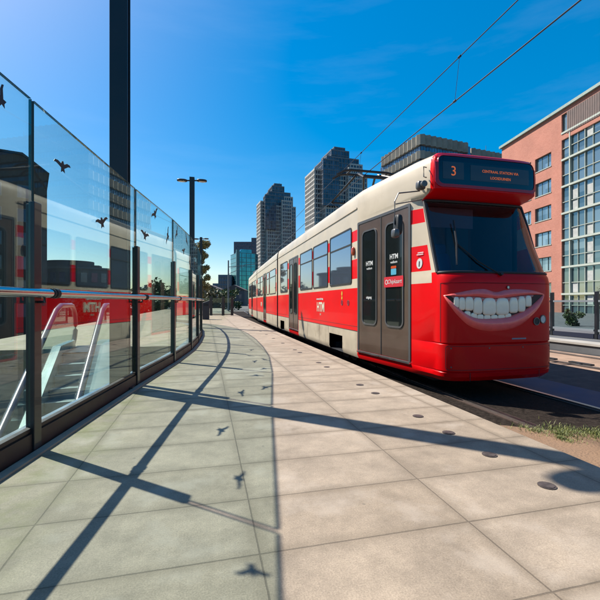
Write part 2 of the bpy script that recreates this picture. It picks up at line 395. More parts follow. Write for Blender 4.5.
g = MB(); G0 = -.52
def gq(x0, x1, y0, y1): g.add([(x0, y0, G0), (x1, y0, G0), (x1, y1, G0), (x0, y1, G0)], [(0, 1, 2, 3)])
gq(2.31, 3000, -3000, 3000); gq(-5.5, 2.31, 9.3, 3000); gq(-5.5, 2.31, -3000, -8)
tag(g.build('ground', M_GROUND, origin=(0, 0, G0)), kind='structure')
g = MB().add([(-3000, -3000, -4.7), (-5.5, -3000, -4.7), (-5.5, 3000, -4.7), (-3000, 3000, -4.7)], [(0, 1, 2, 3)])
tag(g.build('lower_street', mat('street_dark', (.05, .052, .048), .9, var=.3, vscale=.3), origin=(-5.5, 0, -4.7)), kind='structure')

# ---- tram track line
def cx(y):
    if y < 7.6: return 4.42
    if y < 17.5: return 4.42 + .007 * (y - 7.6)
    if y < 27.15: return 4.49 + .03 * (y - 17.5)
    return 4.78 + .05 * (y - 27.15)
STA = [-30, -8, 0, 7.6, 17.5, 27.15, 60]
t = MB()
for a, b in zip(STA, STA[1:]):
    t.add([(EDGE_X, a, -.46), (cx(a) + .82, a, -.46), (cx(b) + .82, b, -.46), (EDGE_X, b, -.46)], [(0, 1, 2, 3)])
tag(t.build('track_bed', mat('shaded_dark_ballast', (.034, .026, .021), .95, var=.5, vscale=14, bump=1.0, bscale=28, spec=.05), origin=(0, 0, -.46)), kind='structure')  # dark ballast, with the tram's shadow also painted into its near-black colour
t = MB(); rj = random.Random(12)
edge = [(EDGE_X, 4.35), (2.7, 4.1), (3.05, 3.93), (3.38, 3.72), (3.62, 3.52), (3.9, 3.40), (4.15, 3.2), (4.5, 3.02), (4.9, 2.75), (5.12, 2.62)]  # brown ground ends along the tram's shadow boundary, drawn here as a colour edge
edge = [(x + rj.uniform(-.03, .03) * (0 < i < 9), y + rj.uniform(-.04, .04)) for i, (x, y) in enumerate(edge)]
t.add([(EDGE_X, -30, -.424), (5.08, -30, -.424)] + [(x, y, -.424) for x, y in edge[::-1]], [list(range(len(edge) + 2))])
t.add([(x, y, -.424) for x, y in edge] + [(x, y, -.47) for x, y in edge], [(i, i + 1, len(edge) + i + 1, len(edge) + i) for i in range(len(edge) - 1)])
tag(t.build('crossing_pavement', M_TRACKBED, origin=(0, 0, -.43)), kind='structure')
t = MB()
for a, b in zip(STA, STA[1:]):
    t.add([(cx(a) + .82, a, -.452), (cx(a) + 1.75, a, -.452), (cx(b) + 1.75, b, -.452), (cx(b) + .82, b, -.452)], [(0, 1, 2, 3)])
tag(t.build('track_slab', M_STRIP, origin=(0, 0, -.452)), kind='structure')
t = MB()
for a, b in zip(STA, STA[1:]):
    t.add([(cx(a) + 1.75, a, -.464), (10.5, a, -.464), (10.5, b, -.464), (cx(b) + 1.75, b, -.464)], [(0, 1, 2, 3)])
tag(t.build('track_middle', M_ASPH, origin=(0, 0, -.462)), kind='structure')
t = MB().add([(7.95, -30, -.458), (10.2, -30, -.458), (10.2, 60, -.458), (7.95, 60, -.458)], [(0, 1, 2, 3)])
tag(t.build('far_track_bed', M_TRACKLIT, origin=(0, 0, -.458)), kind='structure')
def rail(off, name, label):
    m = MB()
    for a, b in zip(STA, STA[1:]):
        for (x0, x1, z0, z1, mi) in ((-.033, .033, -.455, -.43, 0), (-.09, -.036, -.466, -.448, 1), (.036, .09, -.466, -.448, 1)):
            m.add([(off(a) + x0, a, z0), (off(a) + x1, a, z0), (off(b) + x1, b, z0), (off(b) + x0, b, z0), (off(a) + x0, a, z1), (off(a) + x1, a, z1), (off(b) + x1, b, z1), (off(b) + x0, b, z1)],
                  [(4, 5, 6, 7), (0, 4, 7, 3), (1, 2, 6, 5)], mi)
    return tag(m.build(name, [M_STEEL, M_RUST], origin=(off(0), 0, -.46)), label, 'rail', 'tram rails')
rail(lambda y: cx(y) - .72, 'tram_rail', 'rail nearest the platform, running under the red tram among grass tufts')
rail(lambda y: cx(y) + .72, 'tram_rail', 'shiny rail under the far side of the red tram, beside the smooth dark strip')
r1 = rail(lambda y: 8.3, 'tram_rail', 'nearer rail of the empty second track')
rail(lambda y: 9.74, 'tram_rail', 'rail of the empty second track closest to the opposite platform')
for k in range(14):
    MB().box(8.5, 8.62, 2.2 + k * .95, 2.75 + k * .95, -.457, -.425).box(8.42, 8.5, 2.4 + k * .95, 2.5 + k * .95, -.457, -.43).build('rail_clamp', M_RUBBER, r1)
m = MB()
m.box(10.5, 40, -30, 70, -.5, -.18)
tag(m.build('opposite_platform', mat('grey_concrete', (.13, .13, .135), .85, var=.2, vscale=2, dirt=(.06, .06, .06)), origin=(0, 0, -.5)), kind='structure')
m = MB()
m.box(10.46, 11.1, -30, 70, -.235, -.174)
tag(m.build('opposite_platform_kerb', mat('kerb', (.46, .42, .37), .8, var=.15, vscale=1.3, dirt=(.2, .17, .14)), origin=(0, 0, -.5)), kind='structure')

# ================================================================== GLASS BARRIER
gw = thing('glass_barrier', (-1.0, 4.9, 0), 'tall curving glass wall with bird stickers and steel handrail around the escalator', 'glass wall')
GH = 2.36
N_ = len(WALL)
def seg(i):
    a, b = V((*WALL[i], 0)), V((*WALL[i + 1], 0)); A = (b - a).normalized(); Nn = V((A.y, -A.x, 0))
    return a, b, A, Nn
for i in range(N_ - 1):
    a, b, A, Nn = seg(i); ln = (b - a).length; fr = (a, A, Nn, V((0, 0, 1)))
    MB().fbox(fr, .015, ln - .015, -.009, .009, .14, GH).build('glass_pane', M_GLASS, gw)
    MB().fbox(fr, .02, ln - .02, -.0095, .0095, GH + .0005, GH + .005).build('glass_edge', mat('joint_green', (.03, .055, .045), .3), gw)
    k = MB().fbox(fr, .0, ln, -.045, .03, .0, .125, 0); k.fbox(fr, 0, ln, -.02, .02, .135, .16, 0)
    k.build('kick_plate', M_KICK, gw)
    MB().fbox(fr, 0, ln, .05, .11, .0, .014).build('kerb_strip', M_EDGE, gw)
    MB().fbox(fr, 0, ln, -.27, -.06, .0, .05).build('inner_ledge', M_INOX_D, gw)
for i in range(N_):
    j = min(i, N_ - 2); a, b, A, Nn = seg(j); p = V((*WALL[i], 0)); fr = (p, A, Nn, V((0, 0, 1)))
    q = MB().fbox(fr, -.042, .042, .014, .044, .0, 1.67).fbox(fr, -.011, .011, -.03, .014, .1, 1.66)
    q.build('post', M_DARK, gw, bevel=.004)
    if i: MB().fbox(fr, -.0145, -.0115, -.0095, .0095, .16, GH).build('glass_edge', mat('joint_green', (.03, .055, .045), .3), gw)
    MB().fbox(fr, .0115, .0145, -.0095, .0095, .16, GH).build('glass_edge', MATS['joint_green'] if 'joint_green' in MATS else mat('joint_green', (.03, .055, .045), .3), gw)
# handrail: curve through points in front of the glass
hp = []
for i in range(N_):
    j = min(i, N_ - 2); a, b, A, Nn = seg(j); hp.append(V((*WALL[i], 1.06)) + Nn * .085)
def smooth_path(P, n=5):
    out = []
    for i in range(len(P) - 1):
        p0, p1, p2, p3 = P[max(i - 1, 0)], P[i], P[i + 1], P[min(i + 2, len(P) - 1)]
        for k in range(n):
            t = k / n
            out.append(.5 * ((2 * p1) + (p2 - p0) * t + (2 * p0 - 5 * p1 + 4 * p2 - p3) * t * t + (3 * p1 - p0 - 3 * p2 + p3) * t ** 3))
    return out + [P[-1]]
hr = MB().tube(smooth_path(hp), .029, 14).build('handrail', M_INOX, gw, smooth=True)
for i in range(N_):
    j = min(i, N_ - 2); a, b, A, Nn = seg(j); p = V((*WALL[i], 1.06)) + Nn * .085 + A * .13
    MB().tube([p - A * .02, p + A * .02], .036, 12).tube([p - A * .055, p - A * .035], .034, 12).build('rail_sleeve', M_RUBBER, hr, smooth=True)
    MB().tube([V((*WALL[i], 1.0)) + Nn * .01, V((*WALL[i], 1.0)) + Nn * .085, hp[i]], .011, 6).build('rail_bracket', M_DARK, hr)
BIRD = [(-.5, .05), (-.42, .2), (-.25, .22), (-.08, .12), (-.02, .27), (.06, .3), (.1, .13), (.28, .26), (.45, .24), (.5, .12), (.36, .1), (.22, -.02), (.1, -.12), (.13, -.36), (.0, -.28), (-.1, -.38), (-.08, -.12), (-.22, -.02), (-.36, .06)]
def bird(i, s, z, size, rot=0, flip=1):
    a, b, A, Nn = seg(i); c, sn = math.cos(R(rot)), math.sin(R(rot))
    P = [((u * 1.6 * c - v * .85 * sn) * size * flip, (u * 1.6 * sn + v * .85 * c) * size) for u, v in BIRD]
    fn = lambda u, v, w: a + A * (s + u) + V((0, 0, z + v)) + Nn * w
    MB().prism(P, fn, .0092, .0112).build('bird_sticker', M_STICK, gw)
def glass_hit(px, py):
    """place measured on the glass: pane, run along it, height"""
    u = (px - 300) / 385; dx, dy = .237 + .9715 * u, .9715 - .237 * u
    for i in range(N_ - 1):
        a, b, A, Nn = seg(i); den = dx * Nn.x + dy * Nn.y
        k = (a.x * Nn.x + a.y * Nn.y) / den
        s = k * (dx * A.x + dy * A.y) - (a.x * A.x + a.y * A.y)
        if 0 <= s <= (b - a).length: return i, s, 1 + (302 - py) / 385 * k
BIRDS = [(-1, 100, .11, 70, 1), (61, 166, .13, 5, 1), (101, 222, .15, -20, -1), (154, 214, .17, 30, 1), (144, 235, .17, -5, 1), (167, 236, .17, 65, 1), (176, 233, .17, 50, 1), (183, 251, .17, 10, 1), (186, 240, .18, 40, -1), (141.5, 233, .0, 0, 1)]
BIRDS += [(60, 232, .0, 0, 1), (194, 262, .17, 20, 1), (189, 262, .16, 60, -1)]
for px, py, sz, rot, fl in BIRDS:
    h = glass_hit(px, py)
    if h and sz: bird(h[0], h[1], h[2], sz * 1.2, rot, fl)

# ---- escalator inside
es = thing('escalator', (-2.36, 8.35, 0), 'stainless escalator with grey steps rising from below behind the glass wall', 'escalator')
EO = V((-2.36, 8.35, 0)); EB = V((.09, -.996, 0)).normalized(); ER = V((EB.y, -EB.x, 0)) * -1   # ER points right
TAN = math.tan(R(30))
efr = (EO, EB, ER, V((0, 0, 1)))
RISE = .29 * TAN
for k in range(26):
    m = MB().fbox(efr, k * .29 + .0, k * .29 + .32, -.33, .33, -(k + 1) * RISE - .06, -(k + 1) * RISE)
    m.fbox(efr, k * .29 - .004, k * .29 + .02, -.33, .33, -(k + 1) * RISE, -k * RISE - .012)
    st = m.build('step', M_STEP, es)
    q = MB().fbox(efr, k * .29 + .275, k * .29 + .322, -.33, .33, -(k + 1) * RISE + .0, -(k + 1) * RISE + .006)
    q.build('step_nosing', mat('nosing', (.9, .9, .86), .4, .3), st)
MB().fbox(efr, -1.3, -.006, -.34, .34, .003, .016).build('landing_plate', mat('landing', (.025, .028, .03), .45, .5), es)
for sd in (-1, 1):
    top = [(7.0, -7.0 * TAN + .88), (.25, -.25 * TAN + .88 + .07), (-.1, .9), (-.9, .9)]
    arc = [(-.9 - .42 * math.sin(R(a)), .48 + .42 * math.cos(R(a))) for a in range(15, 181, 15)]
    poly = top + arc + [(-.2, .02), (.1, -.12), (7.0, -7.0 * TAN - .2)]
    fn = lambda u, v, ww: EO + EB * u + ER * ww + V((0, 0, v))
    MB().prism(poly, fn, sd * .385, sd * .395).build('balustrade', M_GLASS_F, es)
    pc = [(7.0, -7.0 * TAN + .22), (.1, .16), (-1.1, .16), (-1.1, .01), (.1, -.2), (7.0, -7.0 * TAN - .5)]
    MB().prism(pc, fn, sd * .34, sd * (.62 if sd > 0 else .48)).build('outer_cladding', mat('white_cladding', (.66, .65, .62), .3, .4, var=.06), es)
    pts = [fn(u, v + .03, sd * .39) for u, v in top] + [fn(-.9 - .45 * math.sin(R(a)), .48 + .45 * math.cos(R(a)), sd * .39) for a in range(15, 166, 15)]
    MB().tube(pts, .05, 10).build('handrail', mat('handrail_rubber', (.10, .085, .10), .3, coat=.4), es, smooth=True)

# ================================================================== PAVING DETAILS
for k in [0, 1, 2, 3, 5, 6, 9, 10, 13, 14, 17, 20, 23, 26, 30, 34]:
    y = 1.715 + .4372 * k
    c = MB(); n = 20
    P = [(.046 * math.cos(2 * math.pi * i / n), .046 * math.sin(2 * math.pi * i / n)) for i in range(n)]
    P2 = [(.036 * math.cos(2 * math.pi * i / n), .036 * math.sin(2 * math.pi * i / n)) for i in range(n)]
    fn = lambda u, v, ww: V((1.80 + u, y + v, ww))
    c.prism(P, fn, .0, .004); c.prism(P2, fn, .0042, .0065)
    tag(c.build('paving_stud', mat('stud', (.11, .085, .075), .55, .3, var=.3, vscale=30)), 'small dark round stud set in a row along the platform edge', 'paving stud', 'studs along the platform edge')
# ---- weeds along the first rail
gr = MB(); rg = random.Random(3)
tuf = [(lambda q: (3.55 - .6 * q + rg.gauss(0, .06), 3.5 + 1.0 * q + rg.gauss(0, .05), rg.uniform(.04, .13)))(rg.random()) for _ in range(26)] + [(rg.uniform(1.6, 3.3), 3.66 + rg.gauss(0, .05), rg.uniform(.02, .06)) for _ in range(10)]
for i in range(6500):
    ty, tx_, tr = tuf[int(rg.random() ** 1.0 * len(tuf))]
    y = ty + rg.gauss(0, tr); x = tx_ + rg.gauss(0, tr * .8); h = rg.uniform(.01, .06) * (.5 + 2.5 * tr); a = rg.uniform(0, 6.28); ww = rg.uniform(.0015, .0035); ln = rg.uniform(.0, .06)
    b0 = V((x, y, -.43)); sd = V((math.cos(a), math.sin(a), 0)); tp = b0 + V((math.cos(a + 1.6) * ln, math.sin(a + 1.6) * ln, h))
    mdl = (b0 + tp) / 2 + V((0, 0, h * .15))
    gr.add([b0 - sd * ww, b0 + sd * ww, mdl + sd * ww * .8, mdl - sd * ww * .8, tp], [(0, 1, 2, 3), (3, 2, 4)])
tag(gr.build('grass', leaf_mat('weed', (.055, .075, .015), (.16, .16, .035))), 'tufts of grass growing along the rail in front of the tram', 'grass', kind='stuff')

# ================================================================== STREET LAMPS
def lamp(x, y, label, arm=.37, hl=.20):
    o = thing('street_lamp', (x, y, 0), label, 'street lamp', 'double headed street lamps along the platform')
    p = MB(); H = 5.85
    p.box(x - .095, x + .095, y - .095, y - .075, 0, H).box(x - .095, x + .095, y + .075, y + .095, 0, H).box(x - .075, x + .075, y - .075, y + .075, 0, H - .02)
    p.build('pole', M_POLE, o, bevel=.004)
    MB().box(x - .16, x + .16, y - .16, y + .16, 0, .03).build('base_plate', M_POLE, o)
    MB().tube([(x - arm + .07, y, H - .14), (x + arm - .07, y, H - .10)], .028, 8).build('arm', M_POLE, o)
    for sd in (-1, 1):
        z = H - .12 + sd * .02
        hd = MB().sell((x + sd * arm, y, z), (hl, .14, .05), .75, 18, 10).build('lamp_head', M_GREY if False else M_POLE, o, smooth=True)
        MB().sell((x + sd * (arm + .01), y, z - .03), (.15, .09, .03), .8, 14, 6).build('lamp_lens', M_LAMPW, hd, smooth=True)
    return o
lamp(-.973, 4.854, 'tall black lamp pole behind the nearest glass panes, cut off at the top', .43, .24)
lamp(-.533, 15.57, 'black double headed street lamp standing behind the far glass panes')
lamp(-.37, 29.8, 'small distant double headed street lamp in front of the yellowish tree')
# ---- bin
b = thing('litter_bin', (.0, 22.6, 0), 'dark grey box shaped litter bin at the end of the glass wall', 'litter bin')
MB().add([(-.2, 22.4, .0), (.17, 22.4, 0), (.17, 22.85, 0), (-.2, 22.85, 0), (-.2, 22.4, .95), (.2, 22.4, 1.10), (.2, 22.85, 1.10), (-.2, 22.85, .95)],
         [(3, 2, 1, 0), (4, 5, 6, 7), (0, 1, 5, 4), (1, 2, 6, 5), (2, 3, 7, 6), (3, 0, 4, 7)]).build('body', mat('bin_grey', (.055, .06, .075), .5, .3, var=.15), b, bevel=.02)
MB().box(-.13, .12, 22.38, 22.397, .78, .90).build('opening', M_RUBBER, b)
# ---- screen at the end of the platform
sc = thing('end_screen', (1.1, 29.7, 0), 'glass screen with dark posts closing the far end of the platform', 'screen')
PX = [(-1.6, 30.2), (-.7, 30.05), (.36, 29.8), (1.24, 29.6), (1.9, 29.45)]
for x, y in PX: MB().box(x - .1, x + .1, y - .1, y + .1, 0, 1.42).build('post', M_DARK, sc)
for (x, y), (x2, y2) in zip(PX, PX[1:]):
    A = V((x2 - x, y2 - y, 0)); l = A.length; A.normalize(); fr = (V((x, y, 0)), A, V((A.y, -A.x, 0)), V((0, 0, 1)))
    MB().fbox(fr, .11, l - .11, -.008, .008, .12, 1.3).build('pane', M_GLASS_F, sc)
    MB().fbox(fr, .11, l - .11, -.03, .03, .04, .11).build('bottom_rail', M_DARK, sc)

# ================================================================== TRAM
TR = thing('tram', (4.42, 17.5, -.46), 'red and cream tram with a big smiling mouth on its front, standing at the platform', 'tram')
HW = 1.3
# nose levels: z, front y, corner y, half width at corner, side inset, exponent
LV = [(-.19, 5.02, 5.42, .96, .03, 4), (-.12, 4.945, 5.36, .995, 0, 4), (-.06, 4.935, 5.35, 1.0, 0, 4), (-.045, 4.95, 5.36, .99, 0, 4), (-.03, 4.93, 5.35, 1, 0, 4), (.2, 4.93, 5.35, 1, 0, 4), (.36, 4.93, 5.35, 1, 0, 4), (.375, 4.95, 5.36, .99, 0, 4), (.39, 4.93, 5.35, 1, 0, 4), (1.0, 4.93, 5.35, 1, 0, 4), (1.30, 4.935, 5.35, 1, 0, 4), (1.385, 4.955, 5.36, .995, 0, 4), (1.43, 4.99, 5.37, .99, 0, 4),
      (1.46, 5.03, 5.38, .985, 0, 4), (1.5, 5.05, 5.395, .983, 0, 4), (1.92, 5.25, 5.53, .965, 0, 4), (2.3, 5.43, 5.60, .96, 0, 4), (2.54, 5.54, 5.67, .953, 0, 4), (2.64, 5.59, 5.70, .95, 0, 4), (2.69, 5.60, 5.71, .95, 0, 4),
      (2.75, 5.36, 5.50, .955, 0, 6), (2.78, 5.31, 5.45, .96, 0, 6), (3.05, 5.31, 5.45, .965, 0, 6), (3.2, 5.315, 5.45, .965, .015, 6), (3.30, 5.33, 5.46, .955, .05, 6), (3.36, 5.37, 5.50, .93, .11, 6), (3.40, 5.45, 5.6, .88, .22, 5), (3.43, 5.62, 5.75, .78, .42, 5), (3.44, 5.9, 6.0, .6, .62, 5)]
NT = 18
GAPS1 = [(7.66, 7.98), (9.54, 9.72), (11.19, 11.3), (12.93, 13.18), (14.83, 15.07)]
ST1 = [5.86, 7.62, 7.66, 7.98, 8.6, 8.72, 9.54, 9.62, 9.72, 11.19, 11.3, 12.93, 13.18, 14.83, 15.07, 15.8, 16.7, 17.3]
def hw_at(y, yc, hwn, inset):
    if y >= 7.62: base = HW
    elif y >= 5.86: base = 1.068 + (HW - 1.068) * (y - 5.86) / (7.62 - 5.86)
    else: base = hwn + (1.068 - hwn) * (y - yc) / (5.86 - yc)
    return base - inset
def half_outline(lv, stations, nose=True):
    z, yf, yc, hwn, ins, n = lv; P = []
    if nose:
        for k in range(NT + 1):
            th = math.pi / 2 * k / NT
            P.append(((hwn - ins * .6) * abs(math.sin(th)) ** (2 / n), yc - (yc - yf) * abs(math.cos(th)) ** (2 / n)))
        P[0] = (0, yf)
    for y in stations:
        h = hw_at(y, yc, hwn, ins) if nose else HW - ins
        P.append((h, y))
    return P
def side_mat(z, y, gaps, doors):
    """0 red, 1 cream, 2 skirt cream, 3 dark red"""
    ing = any(a - .01 <= y <= b + .01 for a, b in gaps)
    if y < 7.62: # cab post and door bay
        if z < 1.3: return 0
        if z < 1.5: return 1
        if z < 1.92: return 0
        if z < 2.3: return 1
        if z < 2.54: return 0
        return 1
    if z < .375:
        return 0 if (y < 7.75 or any(a <= y <= b for a, b in doors)) else 2
    if z < 1.3: return 0
    if ing and (1.5 <= z < 1.92 or 2.3 <= z < 2.54): return 0
    return 1
def shell(levels, stations, nose, gaps, doors, cut, parent, name):
    mb = MB(); rows = []
    for lv in levels:
        h = half_outline(lv, stations, nose)
        row = [(-x, y) for x, y in h[::-1]] + [(x, y) for x, y in (h[1:] if nose else h)]
        rows.append([(cx(y) + x, y, lv[0]) for x, y in row])
    n = len(rows[0]); o = len(mb.v)
    for r_ in rows: mb.v += r_
    ns = len(stations)
    for j in range(len(levels) - 1):
        zm = (levels[j][0] + levels[j + 1][0]) / 2
        for i in range(n - 1):
            is_nose = nose and ns - 0 <= i < n - 1 - ns
            ym = (rows[j][i][1] + rows[j][i + 1][1]) / 2
            if is_nose:
                kc = min(i - ns, n - 2 - ns - i)
                if 1.46 <= zm <= 2.64 and kc >= 2: continue            # windscreen opening
                mi = 1 if 1.46 <= zm <= 2.64 else 0
                if not nose: continue
            else:
                if not nose and i == ns - 1: mi = 4
                else: mi = side_mat(zm, ym, gaps, doors)
                if zm < .2 and any(a <= ym <= b for a, b in cut): continue
            mb.f.append([o + j * n + i, o + j * n + i + 1, o + (j + 1) * n + i + 1, o + (j + 1) * n + i]); mb.m.append(mi)
        mb.f.append([o + j * n + n - 1, o + j * n, o + (j + 1) * n, o + (j + 1) * n + n - 1]); mb.m.append(4)
    mb.f.append([o + i for i in range(n)]); mb.m.append(4)
    k = len(levels) - 1; mb.f.append([o + k * n + i for i in range(n)]); mb.m.append(1)
    return mb.build(name, [M_RED, M_CREAM, M_SKIRT, M_DRED, M_CAB], parent, smooth=30)
body = shell(LV, ST1, True, GAPS1, [(13.18, 14.83)], [(8.6, 9.62), (15.8, 16.7)], TR, 'front_car_body')
LV2 = [l for l in LV if l[0] not in (-.045, -.03, .36, .39)]
GAPS2 = [(17.75, 17.95), (20.2, 20.36), (21.5, 21.7), (23.1, 23.3), (24.8, 24.95), (26.5, 26.9)]
ST2 = [17.62, 17.75, 17.95, 18.5, 20.2, 20.36, 21.5, 21.7, 23.1, 23.3, 24.8, 24.95, 26.5, 26.9, 27.0]
body2 = shell(LV2, ST2, False, GAPS2, [(21.7, 23.1)], [], TR, 'middle_car_body')
GAPS3 = [(27.5, 27.8), (29.4, 29.6), (31.2, 31.4), (32.9, 33.1), (34.7, 34.9)]
ST3 = [27.3, 27.5, 27.8, 29.4, 29.6, 31.2, 31.4, 32.9, 33.1, 34.7, 34.9, 36.5, 37.4]
body3 = shell(LV2, ST3, False, GAPS3, [(31.4, 32.9)], [], TR, 'rear_car_body')
# bellows
for y0 in (17.28, 26.98):
    m = MB(); 
    for k in range(8):
        ya = y0 + k * .045; hh = 1.24 if k % 2 else 1.18
        m.box(cx(ya) - hh, cx(ya) + hh, ya, ya + .045 - .002, -.08, 3.36 if k % 2 else 3.30)
    m.build('bellows', mat('bellows_rubber', (.035, .034, .035), .8, var=.2), TR)

NZ = LV[6]
# arc table of the nose plan at a given level
def nose_tab(lv):
    h = half_outline(lv, [], True); row = [(-x, y) for x, y in h[::-1]] + h[1:]
    L_ = [0]
    for a, b in zip(row, row[1:]): L_.append(L_[-1] + math.dist(a, b))
    return row, L_
FINE = NT; NT = 200; NROW, NL = nose_tab(NZ); NT = FINE
def nose_pt(s, z, off=0.0):
    q = s + NL[-1] / 2; q = max(0, min(NL[-1] - 1e-5, q))
    lo, hi = 0, len(NL) - 1
    while hi - lo > 1:
        md = (lo + hi) // 2
        if NL[md] <= q: lo = md
        else: hi = md
    f = (q - NL[lo]) / (NL[lo + 1] - NL[lo]); a, b = NROW[lo], NROW[lo + 1]
    tx, ty = b[0] - a[0], b[1] - a[1]; l = math.hypot(tx, ty)
    return V((4.42 + a[0] + tx * f + ty / l * off, a[1] + ty * f - tx / l * off, z))
# side surface: u = y, v = z, w = distance proud of the side; sd = -1 platform side
def side_fn(sd, flip=1):
    def fn(y, z, w_):
        h = HW
        if 5.86 <= y < 7.62: h = hw_at(y, 5.35, 1.0, 0)
        elif y < 5.86: # follow the shell's own taper at this height
            lo = [l for l in LV if l[0] <= z][-1] if z > LV[0][0] else LV[0]; k = LV.index(lo); hi = LV[min(k + 1, len(LV) - 1)]
            f = 0 if hi is lo else (z - lo[0]) / (hi[0] - lo[0])
            h = hw_at(y, lo[2] + (hi[2] - lo[2]) * f, lo[3] + (hi[3] - lo[3]) * f, 0)
            h = min(h, HW)
        return V((cx(y) + sd * (h + w_), y, z))
    return fn
def window(y0, y1, z0, z1, sd, transom=None, r=.07):
    fn = side_fn(sd)
    w1 = MB().ring(rrect(y0 + .035, y1 - .035, z0 + .035, z1 - .035, r * .8), rrect(y0, y1, z0, z1, r), fn, .0, .016).build('window', M_RUBBER, TR, smooth=30)
    p = MB().prism(rrect(y0 + .03, y1 - .03, z0 + .03, z1 - .03, r * .8), fn, .001, .006).build('pane', M_WIN, w1)
    if transom:
        MB().prism(rrect(y0 + .036, y1 - .036, transom - .02, transom + .02, .005, 1), fn, .0065, .013).build('transom', M_RUBBER, w1)
def door(y0, y1, z0, z1, sd, front=False):
    fn = side_fn(sd)
    d_ = MB().ring(rrect(y0 + .05, y1 - .05, z0 + .01, z1 - .05, .02, 2), rrect(y0, y1, z0, z1, .03, 2), fn, -.02, .014).build('door', M_GREY, TR)
    ym = (y0 + y1) / 2
    for (a, b_) in ((y0 + .055, ym - .012), (ym + .012, y1 - .055)):
        lf = MB().prism(rrect(a, b_, z0 + .02, z1 - .055, .015, 1), fn, -.02, .005).build('leaf', M_DOOR, d_)
        wl, wh = (a + .13, b_ - .13)
        zz0, zz1 = z0 + .56, z1 - .22
        MB().ring(rrect(wl + .028, wh - .028, zz0 + .028, zz1 - .028, .10, 5), rrect(wl, wh, zz0, zz1, .12, 5), fn, .006, .02).prism(
            rrect(wl + .02, wh - .02, zz0 + .02, zz1 - .02, .10, 5), fn, .0055, .009, 1).build('door_window', [M_GREY if front else M_RUBBER, M_DWIN], d_, smooth=30)
    MB().prism(rrect(ym - .012, ym + .012, z0 + .02, z1 - .055, .003, 1), fn, -.01, .012).build('door_seal', M_RUBBER, d_)
    MB().prism(rrect(y0, y1, z0 - .03, z0 - .004, .003, 1), fn, -.01, .03).build('door_sill', M_INOX_D, d_)
    return d_
D1 = (5.86, 7.62)
for sd in (-1, 1):
    for (a, b_) in ((7.98, 9.54), (9.72, 11.19), (11.3, 12.9)): window(a, b_, 1.40, 2.65, sd, 2.27)
    window(15.1, 16.66, 1.40, 2.65, sd, 2.27)
    for (a, b_) in ((18.0, 20.18), (20.38, 21.48), (23.35, 24.78), (24.97, 26.48), (27.85, 29.38), (29.62, 31.18), (33.15, 34.68), (34.92, 36.4)): window(a, b_, 1.40, 2.62, sd, 2.25)
    door(13.22, 14.8, .0, 2.66, sd); door(21.74, 23.06, .0, 2.66, sd); door(31.44, 32.86, .0, 2.66, sd)
fd = door(D1[0], D1[1], -.02, 2.67, -1, True)
door(D1[0], D1[1], -.02, 2.67, 1, True)
FL = side_fn(-1)
# stickers on the front door glass (reading direction is towards -y)
def on_side(y, z, off): return lambda u, v, ww: FL(y - u, z + v, off + ww)
yl0, yl1 = D1[0] + .055, (D1[0] + D1[1]) / 2; yl2 = D1[1]
yr = (D1[0] + .055 + yl1) / 2; yf_ = (yl1 + yl2 - .055) / 2
tx = text_mb('HTM', on_side(yr, 1.78, .0095), .085, .001, .003)
tx.build('door_lettering', M_WHITE, fd); text_mb('welkom', on_side(yr, 1.70, .0095), .045, .001, .001).build('door_lettering', M_WHITE, fd)
tx = text_mb('HTM', on_side(yf_, 1.73, .0095), .085, .001, .003)
tx.build('door_lettering', M_WHITE, fd); text_mb('welkom', on_side(yf_, 1.65, .0095), .045, .001, .001).build('door_lettering', M_WHITE, fd)
text_mb('uitgang', on_side(yf_ + .02, 1.07, .0095), .05, .001, .002).build('door_lettering', M_WHITE, fd)
pl = MB().prism(rrect(yr - .29, yr + .29, 1.27, 1.46, .01, 1), FL, .0205, .0225).build('door_plate', M_SREDP, fd)
text_mb('Chipkaart', on_side(yr - .03, 1.335, .0226), .075, .001, .0, .3).ring(
    [(yr + .21 + .032 * math.cos(i / 10 * math.pi), 1.365 + .032 * math.sin(i / 10 * math.pi)) for i in range(20)],
    [(yr + .21 + .045 * math.cos(i / 10 * math.pi), 1.365 + .045 * math.sin(i / 10 * math.pi)) for i in range(20)], FL, .0226, .024).build('plate_lettering', M_WHITE, fd)
MB().prism(rrect(yr - .07, yr + .09, 1.49, 1.60, .01, 1), FL, .0095, .011).prism(rrect(yr - .07, yr + .09, 1.605, 1.65, .01, 1), FL, .0095, .011, 1).build('pictogram', [M_BLUE, M_ORANGE], fd)
# cab post sign: round info mark on the red field
cyc = 5.66
MB().prism([(cyc + .065 * math.cos(i / 10 * math.pi), 1.63 + .085 * math.sin(i / 10 * math.pi)) for i in range(20)], FL, .002, .005).build('info_mark', M_WHITE, TR)
text_mb('i', on_side(cyc, 1.585, .0052), .085, .001, .006).build('info_letter', mat('mark_black', (.02, .02, .02), .5), TR)
MB().prism(rrect(cyc - .07, cyc + .07, 1.77, 1.785, .003, 1), FL, .002, .004).prism(rrect(cyc - .07, cyc + .05, 1.80, 1.815, .003, 1), FL, .002, .004).build('info_lines', M_WHITE, TR)
# marker lamp
MB().sell((7.83, 2.10, .03), (.055, .10, .035), .8, 14, 8, fn=FL).build('side_marker', M_ORANGE, TR, smooth=True)
